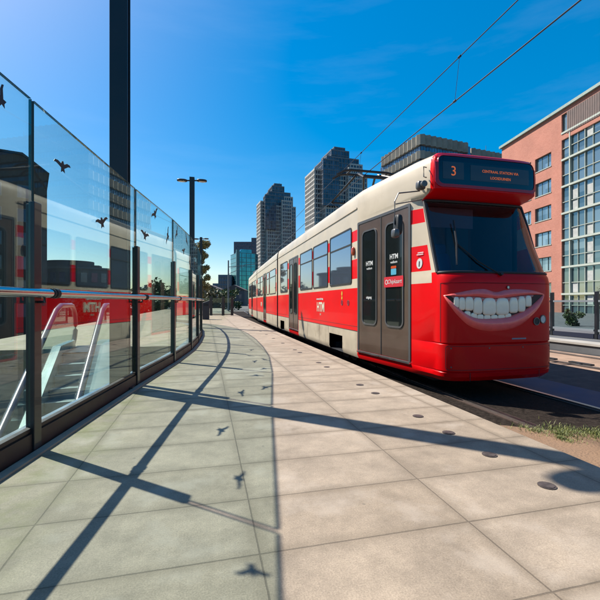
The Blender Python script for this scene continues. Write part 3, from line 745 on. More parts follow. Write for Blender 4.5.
# fleet logo
tx = text_mb('HTM', on_side(10.42, .74, .004), .25, .001, .012)
tx.build('side_logo', M_LOGO, TR)
text_mb('de tram van Den Haag', on_side(10.50, 1.065, .004), .05, .001, .003).build('side_slogan', M_WHITE, TR)
text_mb('3101', on_side(10.42, .63, .004), .05, .001, .001).build('fleet_number', M_LOGO, TR)
text_mb('HTM', on_side(24.2, .74, .004), .25, .001, .012).build('side_logo', M_LOGO, TR)
MB().prism([(8.62 + .05 * math.cos(i / 3 * math.pi), 1.20 + .06 * math.sin(i / 3 * math.pi)) for i in range(6)], FL, .003, .006).prism(rrect(8.58, 8.66, 1.06, 1.13, .01, 1), FL, .003, .006).build('warning_mark', M_YEL, TR)
for yy in (8.62, 8.2):
    P = lambda r_: [(yy + r_ * math.cos(i / 8 * math.pi), .98 + r_ * math.sin(i / 8 * math.pi)) for i in range(16)]
    MB().ring(P(.045), P(.062), FL, .002, .008).prism(P(.044), FL, .002, .004, 1).build('filler_cap', [M_GREY, M_DRED], TR)
# panel seams along the sides
for sd in (-1, 1):
    fs = side_fn(sd); m = MB()
    for (a, b_) in ((7.66, 13.15), (14.85, 17.28), (17.65, 21.7), (23.1, 26.95), (27.35, 31.4), (32.9, 37.3)):
        m.prism([(a, .372), (b_, .372), (b_, .384), (a, .384)], fs, .001, .004)
        m.prism([(a, .47), (b_, .47), (b_, .478), (a, .478)], fs, .001, .003)
    for yy in (9.7, 10.55, 11.9, 15.6, 19.0, 20.4):
        m.prism([(yy, -.1), (yy + .008, -.1), (yy + .008, .37), (yy, .37)], fs, .001, .003)
    m.build('panel_seam', mat('seam', (.05, .015, .012), .7), TR)
    # gutter line above windows
    m = MB()
    for (a, b_) in ((7.66, 17.25), (17.65, 26.95), (27.35, 37.3)):
        m.prism([(a, 2.98), (b_, 2.98), (b_, 3.005), (a, 3.005)], fs, .0, .018)
    m.build('gutter', M_CREAM, TR)
# undercarriage and wheels
m = MB()
for a, b_ in ((5.6, 8.6), (9.65, 15.75), (16.75, 17.3), (17.7, 27), (27.3, 37.2)):
    hq = .80 if a < 6 else 1.12
    m.box(cx((a + b_) / 2) - hq, cx((a + b_) / 2) + hq, a, b_, -.28, -.05)
m.box(cx(9) - .8, cx(9) + .8, 8.4, 9.8, -.3, .25); m.box(cx(16) - .8, cx(16) + .8, 15.6, 16.9, -.3, .25)
m.build('undercarriage', M_CAB, TR)
for yy in (8.85, 9.38, 16.1, 19.2, 20.2, 25.4, 26.2, 29, 30, 35, 36):
    for sd in (-1, 1):
        xw = cx(yy) + sd * .82
        P = lambda r_, n=24: [(yy + r_ * math.cos(2 * math.pi * i / n), -.11 + r_ * math.sin(2 * math.pi * i / n)) for i in range(n)]
        fw = lambda u, v, ww: V((xw + sd * ww, u, v))
        MB().prism(P(.32), fw, 0, .09).ring(P(.12), P(.25), fw, .091, .11).build('wheel', M_RUST, TR, smooth=30)
# windscreen
m = MB(); zs = [l for l in LV if 1.43 <= l[0] <= 2.69]
rows = []
for l in zs:
    h = half_outline(l, [], True); rows.append([(4.42 - x, y, l[0]) for x, y in h[::-1]] + [(4.42 + x, y, l[0]) for x, y in h[1:]])
n = len(rows[0])
m.v = [p for r_ in rows for p in r_]
for j in range(len(rows) - 1):
    for i in range(2, n - 3): m.f.append([j * n + i, j * n + i + 1, (j + 1) * n + i + 1, (j + 1) * n + i]); m.m.append(0)
wsc = m.build('windscreen', M_CABGL, TR, smooth=60)
# rubber seal around it
def lvl(z):
    for a, b_ in zip(LV, LV[1:]):
        if a[0] <= z <= b_[0]:
            f = (z - a[0]) / (b_[0] - a[0]); return tuple(a[k] + (b_[k] - a[k]) * f for k in range(6))
def ws_pt(side, z, th=None):
    l = lvl(z); h = half_outline(l, [], True); x, y = h[-3]; return (4.42 + side * x, y, z)
bot = [(4.42 + sg * x, y - .006, 1.45) for sg, hh in ((-1, half_outline(lvl(1.45), [], True)[:-2][::-1]), (1, half_outline(lvl(1.45), [], True)[1:-2])) for x, y in hh]
topp = [(4.42 + sg * x, y - .006, 2.66) for sg, hh in ((-1, half_outline(lvl(2.66), [], True)[:-2][::-1]), (1, half_outline(lvl(2.66), [], True)[1:-2])) for x, y in hh]
m = MB().tube(bot, .022, 8).tube(topp, .022, 8)
for sg in (-1, 1): m.tube([ws_pt(sg, z) for z in (1.45, 1.9, 2.3, 2.66)], .03, 8)
m.build('windscreen_seal', M_RUBBER, wsc, smooth=True)
# cab interior
m = MB(); x0, x1 = 4.42 - .93, 4.42 + .93
m.box(x0, x1, 6.95, 7.0, .3, 2.66); m.box(x0, x1, 5.5, 6.95, .28, .3)
m.box(x0 - .02, x0, 5.86, 6.95, .3, 2.66).box(x1, x1 + .02, 5.86, 6.95, .3, 2.66).box(x0, x1, 5.7, 7.0, 2.645, 2.66)
m.build('cab_lining', mat('cab_lining_grey', (.10, .085, .09), .7, var=.2), TR)
m = MB(); hd = half_outline((1.40, 5.06, 5.42, .93, 0, 4), [], True)
poly = [(-x, y) for x, y in hd[::-1]] + hd[1:] + [(.93, 5.75), (-.93, 5.75)]
m.prism(poly, lambda u, v, ww: V((4.42 + u, v, ww)), 1.28, 1.40); m.box(4.0, 4.9, 5.5, 5.7, 1.40, 1.52)
m.build('dashboard', M_CAB, TR)
st = MB().sell((4.35, 6.35, .95), (.25, .25, .08), .4).sell((4.35, 6.58, 1.45), (.24, .09, .5), .4).sell((4.35, 6.58, 2.0), (.14, .07, .12), .5).box(4.3, 4.4, 6.3, 6.4, .3, .9)
st.build('driver_seat', M_SEAT, TR, smooth=True)
MB().box(4.75, 5.25, 6.9, 6.945, 1.5, 2.5).build('cab_door_window', mat('pale_glazing', (.10, .17, .22), .1), TR)
MB().box(3.6, 4.55, 5.85, 5.87, 2.28, 2.62).build('sun_blind', mat('blind', (.07, .03, .04), .7), TR)
# wiper
wz = [(3.62, 5.27, 1.45), (3.72, 5.18, 1.75), (3.70, 5.30, 2.15)]
mw = MB().tube([(4.35, 4.97, 1.42), (4.05, 5.08, 1.62), (3.78, 5.245, 1.92)], .011, 6).tube([(3.70, 5.12, 1.56), (3.78, 5.235, 1.92), (3.83, 5.38, 2.30)], .014, 6).tube([(4.35, 5.02, 1.40), (4.35, 4.93, 1.43)], .025, 8)
mw.build('wiper', M_RUBBER, TR, smooth=True)
# destination display
LD = [l for l in LV if 2.78 <= l[0] <= 3.36]
def disp_pt(u, v, w_):
    """u across (-.9...9), v height"""
    l = lvl(v); hwn, yc, yf, n_ = l[3] - l[4] * .6, l[2], l[1], l[5]
    a = min(1, abs(u) / hwn); y = yc - (yc - yf) * (1 - a ** n_) ** (1 / n_)
    return V((4.42 + u, y - w_, v))
m = MB()
def sheet(mb, u0, u1, v0, v1, w_, nu=24, nv=4, mi=0):
    o = len(mb.v)
    for j in range(nv + 1):
        for i in range(nu + 1): mb.v.append(tuple(disp_pt(u0 + (u1 - u0) * i / nu, v0 + (v1 - v0) * j / nv, w_)))
    for j in range(nv):
        for i in range(nu): mb.f.append([o + j * (nu + 1) + i, o + j * (nu + 1) + i + 1, o + (j + 1) * (nu + 1) + i + 1, o + (j + 1) * (nu + 1) + i]); mb.m.append(mi)
def rstrip(mb, u0, u1, v0, v1, r, w_, mi=0, nu=40, nv=5):
    o = len(mb.v)
    for i in range(nu + 1):
        u = u0 + (u1 - u0) * (.5 - .5 * math.cos(math.pi * i / nu)); e = min(u - u0, u1 - u); c_ = r - math.sqrt(max(0, r * r - (r - e) ** 2)) if e < r else 0
        for j in range(nv + 1): mb.v.append(tuple(disp_pt(u, v0 + c_ + (v1 - v0 - 2 * c_) * j / nv, w_)))
    for i in range(nu):
        for j in range(nv): mb.f.append([o + i * (nv + 1) + j, o + (i + 1) * (nv + 1) + j, o + (i + 1) * (nv + 1) + j + 1, o + i * (nv + 1) + j + 1]); mb.m.append(mi)
    return mb
def dk(P, k=10):
    out = []
    for a, b_ in zip(P, P[1:] + P[:1]): out += [(a[0] + (b_[0] - a[0]) * i / k, a[1] + (b_[1] - a[1]) * i / k) for i in range(k)]
    return out
dsp = rstrip(MB(), -.905, .905, 2.845, 3.305, .09, .009).build('destination_display', M_DISP, TR)
rstrip(MB(), -.83, -.46, 2.93, 3.20, .01, .0115).build('display_field', M_DISPF, dsp)
rstrip(MB(), -.34, .78, 2.93, 3.18, .01, .0115).build('display_field', M_DISPF, dsp)
dp = lambda u0, v0: (lambda u, v, ww: disp_pt(u0 + u, v0 + v, .0125 + ww))
tx = text_mb('3', dp(-.645, 2.985), .15, .001, .0); tx.build('route_number', M_LED, dsp)
text_mb('CENTRAAL STATION VIA', dp(.22, 3.075), .043, .001, .0).build('destination_text', M_LED, dsp); text_mb('LOOSDUINEN', dp(.22, 2.975), .043, .001, .0).build('destination_text', M_LED, dsp)
MB().ring(dk(rrect(-.90, .90, 2.85, 3.30, .09, 5)), dk(rrect(-.945, .945, 2.80, 3.345, .11, 5)), disp_pt, -.005, .018).build('display_rim', M_DRED, dsp, smooth=30)
# mirror
my = MB().tube([(3.44, 5.62, 2.84), (3.30, 5.60, 2.86)], .02, 8).tube([(3.36, 5.6, 2.80), (2.92, 5.48, 2.70), (2.84, 5.45, 2.56), (2.84, 5.45, 2.2)], .011, 8).tube([(3.40, 5.6, 2.66), (2.86, 5.45, 2.52)], .009, 8)
mm = my.build('mirror_arm', M_GREY, TR, smooth=True)
MB().sell((2.90, 5.46, 2.20), (.05, .09, .16), .5).build('mirror_head', M_RUBBER, mm, smooth=True)
MB().sell((2.84, 5.43, 2.06), (.05, .07, .07), .5).build('mirror_foot', M_GREY, mm, smooth=True)
MB().sell((3.33, 5.52, 2.86), (.07, .06, .07), .5).tube([(3.33, 5.45, 2.86), (3.33, 5.40, 2.86)], .05, 12).build('camera_housing', M_GREY, mm, smooth=True)
MB().tube([(3.42, 5.50, 3.15), (3.36, 5.48, 3.15), (3.36, 5.48, 2.99), (3.42, 5.50, 2.99)], .010, 6).build('grab_handle', M_GREY, TR)
# headlamps, bumper panel seam
for (s_, z_, r_, mt) in ((.70, .73, .055, M_LAMPW), (.56, .70, .05, M_RUBBER), (.03, 1.222, .02, M_LAMPW)):
    P = [(s_ + r_ * math.cos(i / 9 * math.pi), z_ + r_ * math.sin(i / 9 * math.pi)) for i in range(18)]
    P2 = [(s_ + r_ * 1.25 * math.cos(i / 9 * math.pi), z_ + r_ * 1.25 * math.sin(i / 9 * math.pi)) for i in range(18)]
    hl = MB().ring(P, P2, nose_pt, .0, .014).build('headlamp', M_GREY, TR, smooth=30)
    MB().prism(P, nose_pt, .0, .01).build('lamp_lens', mt, hl)
P = rrect(-.98, .98, -.015, .345, .04, 3)
def dense(P, k=10):
    out = []
    for a, b_ in zip(P, P[1:] + P[:1]):
        nn = max(1, int(math.dist(a, b_) / .05))
        out += [(a[0] + (b_[0] - a[0]) * i / nn, a[1] + (b_[1] - a[1]) * i / nn) for i in range(nn)]
    return out
Pd = dense(P); cz = .165
Pi = [(u * .993, cz + (v - cz) * .965) for u, v in Pd]
q = MB()
for s_, z0, z1 in ((-1.06, .40, 1.28), (1.06, .40, 1.28), (-.62, -.18, -.05), (.62, -.18, -.05)):
    q.prism([(s_ - .004, z0), (s_ + .004, z0)] + [(s_ + .004, z1), (s_ - .004, z1)], nose_pt, .001, .003)
q.prism(dense([(-1.06, 1.28), (1.06, 1.28), (1.06, 1.287), (-1.06, 1.287)]), nose_pt, .001, .003)
q.build('panel_seam', mat('seam_dark', (.05, .002, .006), .6), TR)
for s_, z_ in [(-.9, .31), (-.3, .31), (.3, .31), (.9, .31), (-.9, .03), (.9, .03)]:
    MB().prism([(s_ + .011 * math.cos(i / 5 * math.pi), z_ + .011 * math.sin(i / 5 * math.pi)) for i in range(10)], nose_pt, .001, .006).build('bumper_screw', M_GREY, TR)
MB().ring(Pi, Pd, nose_pt, .002, .005).build('bumper_seam', mat('seam_dark', (.05, .002, .006), .6), TR)
MB().prism([(.1, .43), (.36, .43), (.36, .452), (.1, .452)], nose_pt, .002, .004).build('front_lettering', mat('faint_mark', (.30, .28, .35), .5), TR)

# ---- the mouth
TOP = [(-1.011, 1.097), (-.812, 1.138), (-.561, 1.183), (-.368, 1.191), (-.185, 1.15), (.02, 1.187), (.258, 1.196), (.524, 1.174), (.739, 1.121)]
BOT = [(-1.011, 1.095), (-.942, .982), (-.812, .803), (-.636, .647), (-.406, .575), (-.162, .563), (.086, .591), (.301, .67), (.524, .829), (.672, .992), (.739, 1.119)]
INU = [(-.985, 1.093), (-.743, 1.078), (-.523, 1.079), (-.286, 1.055), (-.103, 1.056), (.13, 1.081), (.388, 1.108), (.70, 1.112)]
INL = [(-.985, 1.091), (-.877, .993), (-.709, .845), (-.523, .767), (-.286, .759), (.02, .78), (.258, .85), (.478, .957), (.70, 1.110)]
def resample(P, n):
    Q = [V((a, b_, 0)) for a, b_ in P]; Q = smooth_path(Q, 8); L_ = [0]
    for a, b_ in zip(Q, Q[1:]): L_.append(L_[-1] + (b_ - a).length)
    out = []; k = 0
    for i in range(n):
        t_ = L_[-1] * i / (n - 1)
        while k < len(L_) - 2 and L_[k + 1] < t_: k += 1
        f = (t_ - L_[k]) / max(1e-9, L_[k + 1] - L_[k]); p = Q[k].lerp(Q[k + 1], f); out.append((p.x, p.y))
    return out
mouth = MB(); NM = 60
iu, il = resample(INU, NM), resample(INL, NM)
for i in range(NM):
    for k in range(9):
        f = k / 8; s_, z_ = iu[i][0] + (il[i][0] - iu[i][0]) * f, iu[i][1] + (il[i][1] - iu[i][1]) * f
        mouth.v.append(tuple(nose_pt(s_, z_, .004)))
for i in range(NM - 1):
    for k in range(8): mouth.f.append([i * 9 + k, i * 9 + k + 1, (i + 1) * 9 + k + 1, (i + 1) * 9 + k]); mouth.m.append(0)
mo = mouth.build('mouth', M_CAV, TR, smooth=True)
mo['label'] = 'wide open smiling mouth with red lips and white teeth'
def lip(A, B, name, th, peak=.5):
    a, b_ = resample(A, NM), resample(B, NM); m = MB(); NK = 11
    for i in range(NM):
        e = math.sin(math.pi * min(1, max(0, i / (NM - 1)))) ** .5
        for k in range(NK):
            f = k / (NK - 1); s_, z_ = a[i][0] + (b_[i][0] - a[i][0]) * f, a[i][1] + (b_[i][1] - a[i][1]) * f
            hgt = math.sin(math.pi * f ** (math.log(.5) / math.log(peak))) ** .7 if 0 < f < 1 else 0
            wr = 1 + .035 * math.sin(i * 2.7) * math.sin(i * 1.13 + 1)
            m.v.append(tuple(nose_pt(s_, z_, .002 + th * e * hgt * wr)))
    for i in range(NM - 1):
        for k in range(NK - 1): m.f.append([i * NK + k, i * NK + k + 1, (i + 1) * NK + k + 1, (i + 1) * NK + k]); m.m.append(0)
    return m.build(name, M_LIP, mo, smooth=True)
lip(TOP, INU, 'upper_lip', .05, .6); lip(INL, BOT, 'lower_lip', .075, .45)
# gums
m = MB(); gl_ = [(-.86, 1.05), (-.7, 1.035), (-.5, 1.03), (-.3, 1.0), (-.1, 1.0), (.1, 1.015), (.3, 1.05), (.46, 1.07)]
a, b_ = resample([(-.90, 1.082), (-.743, 1.075), (-.523, 1.076), (-.286, 1.052), (-.103, 1.053), (.13, 1.078), (.388, 1.104), (.50, 1.11)], 40), resample(gl_, 40)
for i in range(40):
    for k in range(5):
        f = k / 4; m.v.append(tuple(nose_pt(a[i][0] + (b_[i][0] - a[i][0]) * f, a[i][1] + (b_[i][1] - a[i][1]) * f, .006 + .012 * math.sin(math.pi * (f * .8 + .1)))))
for i in range(39):
    for k in range(4): m.f.append([i * 5 + k, i * 5 + k + 1, (i + 1) * 5 + k + 1, (i + 1) * 5 + k]); m.m.append(0)
m.build('gum', M_GUM, mo, smooth=True)
TEETH = [(-.868, 1.069, -.795, .924), (-.795, 1.062, -.708, .889), (-.708, 1.069, -.58, .882), (-.58, 1.062, -.434, .829), (-.426, 1.055, -.197, .814), (-.197, 1.056, .034, .815), (.04, 1.063, .192, .843), (.198, 1.082, .327, .86), (.331, 1.093, .442, .938)]
LOWT = [(-.715, .879, -.618, .802), (-.614, .851, -.516, .781), (-.512, .83, -.406, .766), (-.398, .822, -.286, .762), (-.278, .821, -.162, .761), (-.155, .827, -.034, .77), (-.028, .841, .079, .787)]
def tooth(q, off, th, e):
    s0, z1, s1, z0 = q; cu, cv = (s0 + s1) / 2, (z0 + z1) / 2 - .012; a_, b2 = (s1 - s0) / 2 + .0015, (z1 - z0) / 2
    P = []
    for i in range(28):
        t_ = 2 * math.pi * i / 28; c_, n_ = math.cos(t_), math.sin(t_)
        ex = .42 if n_ < 0 else .55
        x_ = a_ * math.copysign(abs(c_) ** ex, c_) * (1 - .12 * max(0, n_))
        P.append((cu + x_, cv + b2 * math.copysign(abs(n_) ** ex, n_)))
    m = MB(); rings = [(1.0, 0), (.97, .55), (.88, .85), (.65, .98), (.3, 1.0)]
    for f, h in rings:
        for u, v in P: m.v.append(tuple(nose_pt(cu + (u - cu) * f, cv + (v - cv) * f, off + th * h)))
    nP = len(P)
    for j in range(len(rings) - 1):
        for i in range(nP): m.f.append([j * nP + i, j * nP + (i + 1) % nP, (j + 1) * nP + (i + 1) % nP, (j + 1) * nP + i]); m.m.append(0)
    m.f.append([(len(rings) - 1) * nP + i for i in range(nP)]); m.m.append(0)
    m.build('tooth', M_TOOTH, mo, smooth=50)
for q in TEETH: tooth((q[0], q[1] + .02, q[2], q[3]), .010, .026, 1)
for q in LOWT: tooth((q[0], q[1] - .0, q[2], q[3] - .02), .005, .014, 1)

# ---- roof gear
m = MB().box(3.62, 5.25, 11.9, 16.6, 3.43, 3.64)
m.build('roof_box', M_ROOFBOX, TR, bevel=.04)
m = MB().box(3.75, 5.3, 18.5, 21.5, 3.43, 3.62); m.build('roof_box', M_ROOFBOX, TR, bevel=.04)
m = MB().box(3.95, 5.5, 28.5, 33.5, 3.43, 3.62); m.build('roof_box', M_ROOFBOX, TR, bevel=.04)
pc = 4.44; pb = MB()
pb.tube([(pc - .5, 9.3, 3.52), (pc - .5, 11.2, 3.52)], .03, 6).tube([(pc + .5, 9.3, 3.52), (pc + .5, 11.2, 3.52)], .03, 6)
for y in (9.5, 11.0): pb.tube([(pc - .5, y, 3.54), (pc + .5, y, 3.54)], .03, 6)
for x in (-.5, .5):
    for y in (9.5, 11.0): pb.tube([(pc + x, y, 3.42), (pc + x, y, 3.52)], .04, 8)
M_PANT = mat('pantograph_black', (.02, .02, .022), .5, .3)
pan = pb.build('pantograph', M_PANT, TR)
a_ = MB()
for sg in (-1, 1):
    a_.tube([(pc + sg * .35, 9.65, 3.56), (pc + sg * .62, 8.95, 4.12), (pc + sg * .3, 10.1, 4.60)], .032, 6)
    a_.tube([(pc + sg * .35, 10.85, 3.56), (pc + sg * .62, 11.5, 4.12), (pc + sg * .3, 10.3, 4.60)], .032, 6)
a_.tube([(pc - .62, 8.95, 4.12), (pc + .62, 8.95, 4.12)], .028, 6).tube([(pc - .62, 11.5, 4.12), (pc + .62, 11.5, 4.12)], .028, 6)
a_.build('pantograph_arm', M_PANT, pan)
h_ = MB()
for y in (10.02, 10.38):
    h_.tube([(pc - .95, y, 4.50), (pc - .75, y, 4.62), (pc - .55, y, 4.655), (pc + .55, y, 4.655), (pc + .75, y, 4.62), (pc + .95, y, 4.50)], .034, 6)
for x in (-.55, .55): h_.tube([(pc + x, 10.02, 4.64), (pc + x, 10.38, 4.64)], .025, 6)
h_.build('contact_head', M_PANT, pan)

# ================================================================== OVERHEAD LINE
oh = thing('overhead_line', (4.45, 6, 4.6), 'overhead tram wires with hanging droppers above the red tram', 'overhead wire')
yy = [-25, 0, 7.6, 17.5, 27, 45, 60]
MB().tube([(cx(y) + .02, y, 4.685) for y in yy], .011, 6).build('contact_wire', M_DARK, oh)
pm = lambda y: V((cx(y) + .12, y, 5.52 + .002 * (y - 10) ** 2 / 10))
MB().tube([pm(y) for y in range(-25, 61, 5)], .009, 6).build('messenger_wire', M_DARK, oh)
for y in (1.6, 6.2, 10.9, 16, 21, 26, 31):
    p = pm(y); MB().tube([p, (cx(y) + .02, y, 4.69)], .004, 5).tube([p - V((0, .03, 0)), p + V((0, .03, 0))], .022, 6).tube([(cx(y) + .02, y - .03, 4.69), (cx(y) + .02, y + .03, 4.69)], .022, 6).build('dropper', M_DARK, oh)
ms = thing('catenary_mast', (2.2, 47, 0), 'thin grey mast with a bracket arm beyond the far end of the tram', 'mast')
M_MAST = mat('mast_grey', (.22, .26, .28), .5, .4)
MB().tube([(2.6, 47, -.4), (2.6, 47, 6.0)], [.11, .08], 8).build('mast', M_MAST, ms)
MB().tube([(2.6, 47, 5.2), (6.2, 47, 5.7)], .04, 6).tube([(2.6, 47, 4.3), (4.6, 47, 5.45)], .025, 6).build('bracket_arm', M_MAST, ms)

# ================================================================== OPPOSITE FENCE
of = thing('platform_fence', (12, 10, -.18), 'glass fence with pale rails and dark posts on the opposite platform', 'fence')
M_RAIL = mat('fence_rail', (.45, .50, .54), .35, .5)
PY = [3.9, 5.8, 7.7, 9.6, 11.22, 13.3, 15.2, 17.1]
for y in PY: MB().box(11.95, 12.05, y - .05, y + .05, -.18, 1.34).build('post', M_DARK, of, bevel=.01)
for a, b_ in zip(PY, PY[1:]):
    MB().box(11.99, 12.01, a + .08, b_ - .08, .12, 1.02).build('pane', M_GLASS_F, of)
    MB().box(11.96, 12.04, a + .071, b_ - .071, 1.0, 1.06).build('top_rail', M_RAIL, of)
    MB().box(11.95, 12.05, a + .071, b_ - .071, .06, .13).build('bottom_rail', M_RAIL, of)
    MB().box(11.95, 12.05, a + .071, b_ - .071, -.16, -.02).build('kick_board', mat('fence_kick', (.02, .025, .05), .4), of)

# ================================================================== TREES AND SHRUBS
def tree(x, y, h, r, label, m_leaf, cat='tree', n=2600, leaf=.28, z0=-.5, trunk=.18, crown=.35, seed=1, name='tree', group=None, squash=1.0):
    rg = random.Random(seed); o = thing(name, (x, y, z0), label, cat, group)
    tb = MB(); tb.tube([(x, y, z0), (x + .05, y, z0 + h * .35), (x - .03, y, z0 + h * .85)], [trunk, trunk * .7, trunk * .2], 7)
    cl = []
    for k in range(int(16 + 2.2 * h)):
        a = rg.uniform(0, 6.28); zz = z0 + h * rg.uniform(crown, .95); f = (zz - z0) / h; rad = r * (1 - abs((f - .6) / .62) ** 2) ** .5 * rg.uniform(.15, .85)
        p = V((x + rad * math.cos(a), y + rad * math.sin(a), zz)); cl.append((p, r * rg.uniform(.28, .5)))
        tb.tube([(x, y, z0 + h * max(.2, f - .25)), (V((x, y, zz - h * .1)) + p) / 2, p], [trunk * .4, trunk * .22, trunk * .08], 5)
    tb.build('trunk', mat('bark', (.09, .065, .045), .9, var=.3), o)
    c = MB()
    for i in range(n):
        p0, rr = cl[rg.randrange(len(cl))]
        d_ = V((rg.gauss(0, 1), rg.gauss(0, 1), rg.gauss(0, .8) * squash)).normalized() * rr * rg.random() ** .5
        p = p0 + d_; q = V((rg.gauss(0, 1), rg.gauss(0, 1), rg.gauss(0, 1))).normalized(); e1 = q.orthogonal().normalized() * leaf * rg.uniform(.5, 1); e2 = q.cross(e1) * .6
        c.add([p - e1, p + e2, p + e1, p - e2], [(0, 1, 2, 3)])
    c.build('crown', m_leaf, o)
    return o
LF_Y = leaf_mat('leaf_yellow', (.15, .135, .04), (.32, .25, .085)); LF_G = leaf_mat('leaf_green', (.035, .06, .02), (.09, .12, .035)); LF_D = leaf_mat('leaf_dull', (.05, .055, .025), (.12, .11, .045))
tree(-.62, 41, 8.0, 1.05, 'tall narrow yellowish brown tree beside the distant street lamp', LF_Y, n=9000, leaf=.12, seed=11, crown=.1)
tree(-10, 62, 7.4, 3.0, 'broad dull green tree in front of the low curved building', LF_D, seed=5, n=2200, z0=-4.7, crown=.5, leaf=.35)
tree(-16.5, 60, 7.0, 2.6, 'low olive tree seen through the glass over the escalator', LF_D, seed=6, n=2200, z0=-4.7, crown=.5, leaf=.35)
tree(-7, 58, 8.6, 2.6, 'dark green tree behind the far glass panes', LF_G, seed=8, n=2200, z0=-4.7, crown=.5, leaf=.35)
tree(1.2, 66, 3.6, 2.4, 'low bushy tree behind the screen at the far platform end', LF_D, seed=9, n=1800, crown=.15, leaf=.3)
tree(4.4, 75, 3.8, 2.4, 'green bushy tree beside the foot of the teal tower', LF_G, seed=10, n=1800, crown=.15, leaf=.3)
for i, (x, y, h, r, lb, ml) in enumerate([(17.5, 15.2, .8, .4, 'green shrub behind the fence next to the tram nose', LF_G), (19.5, 12.8, .75, .45, 'brownish shrub in the middle behind the fence', LF_Y), (18.2, 11.2, .7, .4, 'dark green shrub behind the right fence post', LF_G), (23, 17.5, 2.2, 1.1, 'leafy shrub close to the brick building behind the fence', LF_D)]):
    tree(x, y, h, r, lb, ml, 'shrub', 2600, .05, -.18, .02, .1, 20 + i, 'shrub', 'shrubs behind the opposite fence')
# low white curved wall behind the fence
cw = MB(); 
for k in range(10):
    a0, a1 = R(200 + k * 11), R(211 + k * 11)
    P = [(15.8 + rr * math.cos(a), 11.6 + rr * math.sin(a)) for rr, a in ((2.4, a0), (2.4, a1), (2.55, a1), (2.55, a0))]
    cw.prism(P, lambda u, v, ww: V((u, v, ww)), -.18, .30)
tag(cw.build('planter_wall', mat('planter_white', (.62, .62, .60), .7, var=.1)), 'low white curved planter wall behind the fence', 'planter')

# ================================================================== BUILDINGS
def brick_mat():
    m = bpy.data.materials.new('red_brick'); m.use_nodes = True
    N, L = nodes_of(m); b = N['Principled BSDF']; tc = N.new('ShaderNodeTexCoord')
    sp = N.new('ShaderNodeSeparateXYZ'); L.new(tc.outputs['Object'], sp.inputs[0]); ad = N.new('ShaderNodeMath'); ad.operation = 'ADD'; L.new(sp.outputs[0], ad.inputs[0]); L.new(sp.outputs[1], ad.inputs[1])
    cb = N.new('ShaderNodeCombineXYZ'); L.new(ad.outputs[0], cb.inputs[0]); L.new(sp.outputs[2], cb.inputs[1])
    br = N.new('ShaderNodeTexBrick'); br.inputs['Scale'].default_value = 1; br.inputs['Brick Width'].default_value = .22; br.inputs['Row Height'].default_value = .075; br.inputs['Mortar Size'].default_value = .006
    br.inputs['Color1'].default_value = (.33, .115, .076, 1); br.inputs['Color2'].default_value = (.39, .148, .10, 1); br.inputs['Mortar'].default_value = (.32, .18, .135, 1)
    L.new(cb.outputs[0], br.inputs['Vector'])
    n = N.new('ShaderNodeTexNoise'); n.inputs['Scale'].default_value = .4; n.inputs['Detail'].default_value = 7; L.new(tc.outputs['Object'], n.inputs['Vector'])
    r = N.new('ShaderNodeMapRange'); r.inputs['From Min'].default_value = .3; r.inputs['From Max'].default_value = .7; r.inputs['To Min'].default_value = .88; r.inputs['To Max'].default_value = 1.1; L.new(n.outputs['Fac'], r.inputs['Value'])
    x = N.new('ShaderNodeMix'); x.data_type = 'RGBA'; x.blend_type = 'MULTIPLY'; x.inputs[0].default_value = 1; L.new(br.outputs['Color'], x.inputs[6]); L.new(r.outputs[0], x.inputs[7])
    L.new(x.outputs[2], b.inputs['Base Color']); b.inputs['Roughness'].default_value = .9
    return m
M_BRICK = brick_mat()
M_BGLASS = facade_glass('apartment_glass', (.10, .17, .20), (.30, .40, .44), 1.3, 1.5, .05, 1.9); M_BGLASS.node_tree.nodes['Principled BSDF'].inputs['Metallic'].default_value = .6
M_BGLASS2 = facade_glass('bay_glass', (.10, .17, .19), (.28, .34, .34), 1.9, 1.2, .05, 1.8); M_BGLASS2.node_tree.nodes['Principled BSDF'].inputs['Metallic'].default_value = .75
M_WFRAME = mat('white_frame', (.54, .57, .48), .5, var=.05)
M_TEALF = mat('teal_frame', (.10, .17, .17), .5)
M_COPING = mat('coping_green', (.34, .42, .36), .6, var=.1)
M_CLAD = mat('brown_cladding', (.17, .115, .10), .75, var=.3, vscale=1.2)
# brick block: frame (origin on facade line, S along, Nn outward to the tracks)
Bo = V((39.2, 37.8, 0)); BS = V((.134, .991, 0)).normalized(); BN = V((-.991, .134, 0)).normalized()
bfr = (Bo, BS, BN, V((0, 0, 1)))
bb = thing('brick_apartment_block', tuple(Bo + V((0, 0, -.5))), 'red brick apartment block with a tall glazed bay, to the right of the tram', 'building')
S0, S1, HT = -40, 8.0, 22.5
holes = []
for zc in [17.7 - 3.05 * k for k in range(6)]:
    for (a, b_) in ((-1.18, 1.46), (2.16, 4.8)): holes.append((a, b_, zc - .82, zc + .82))
holes.append((-3.5, -2.72, 19.75, 22.0))
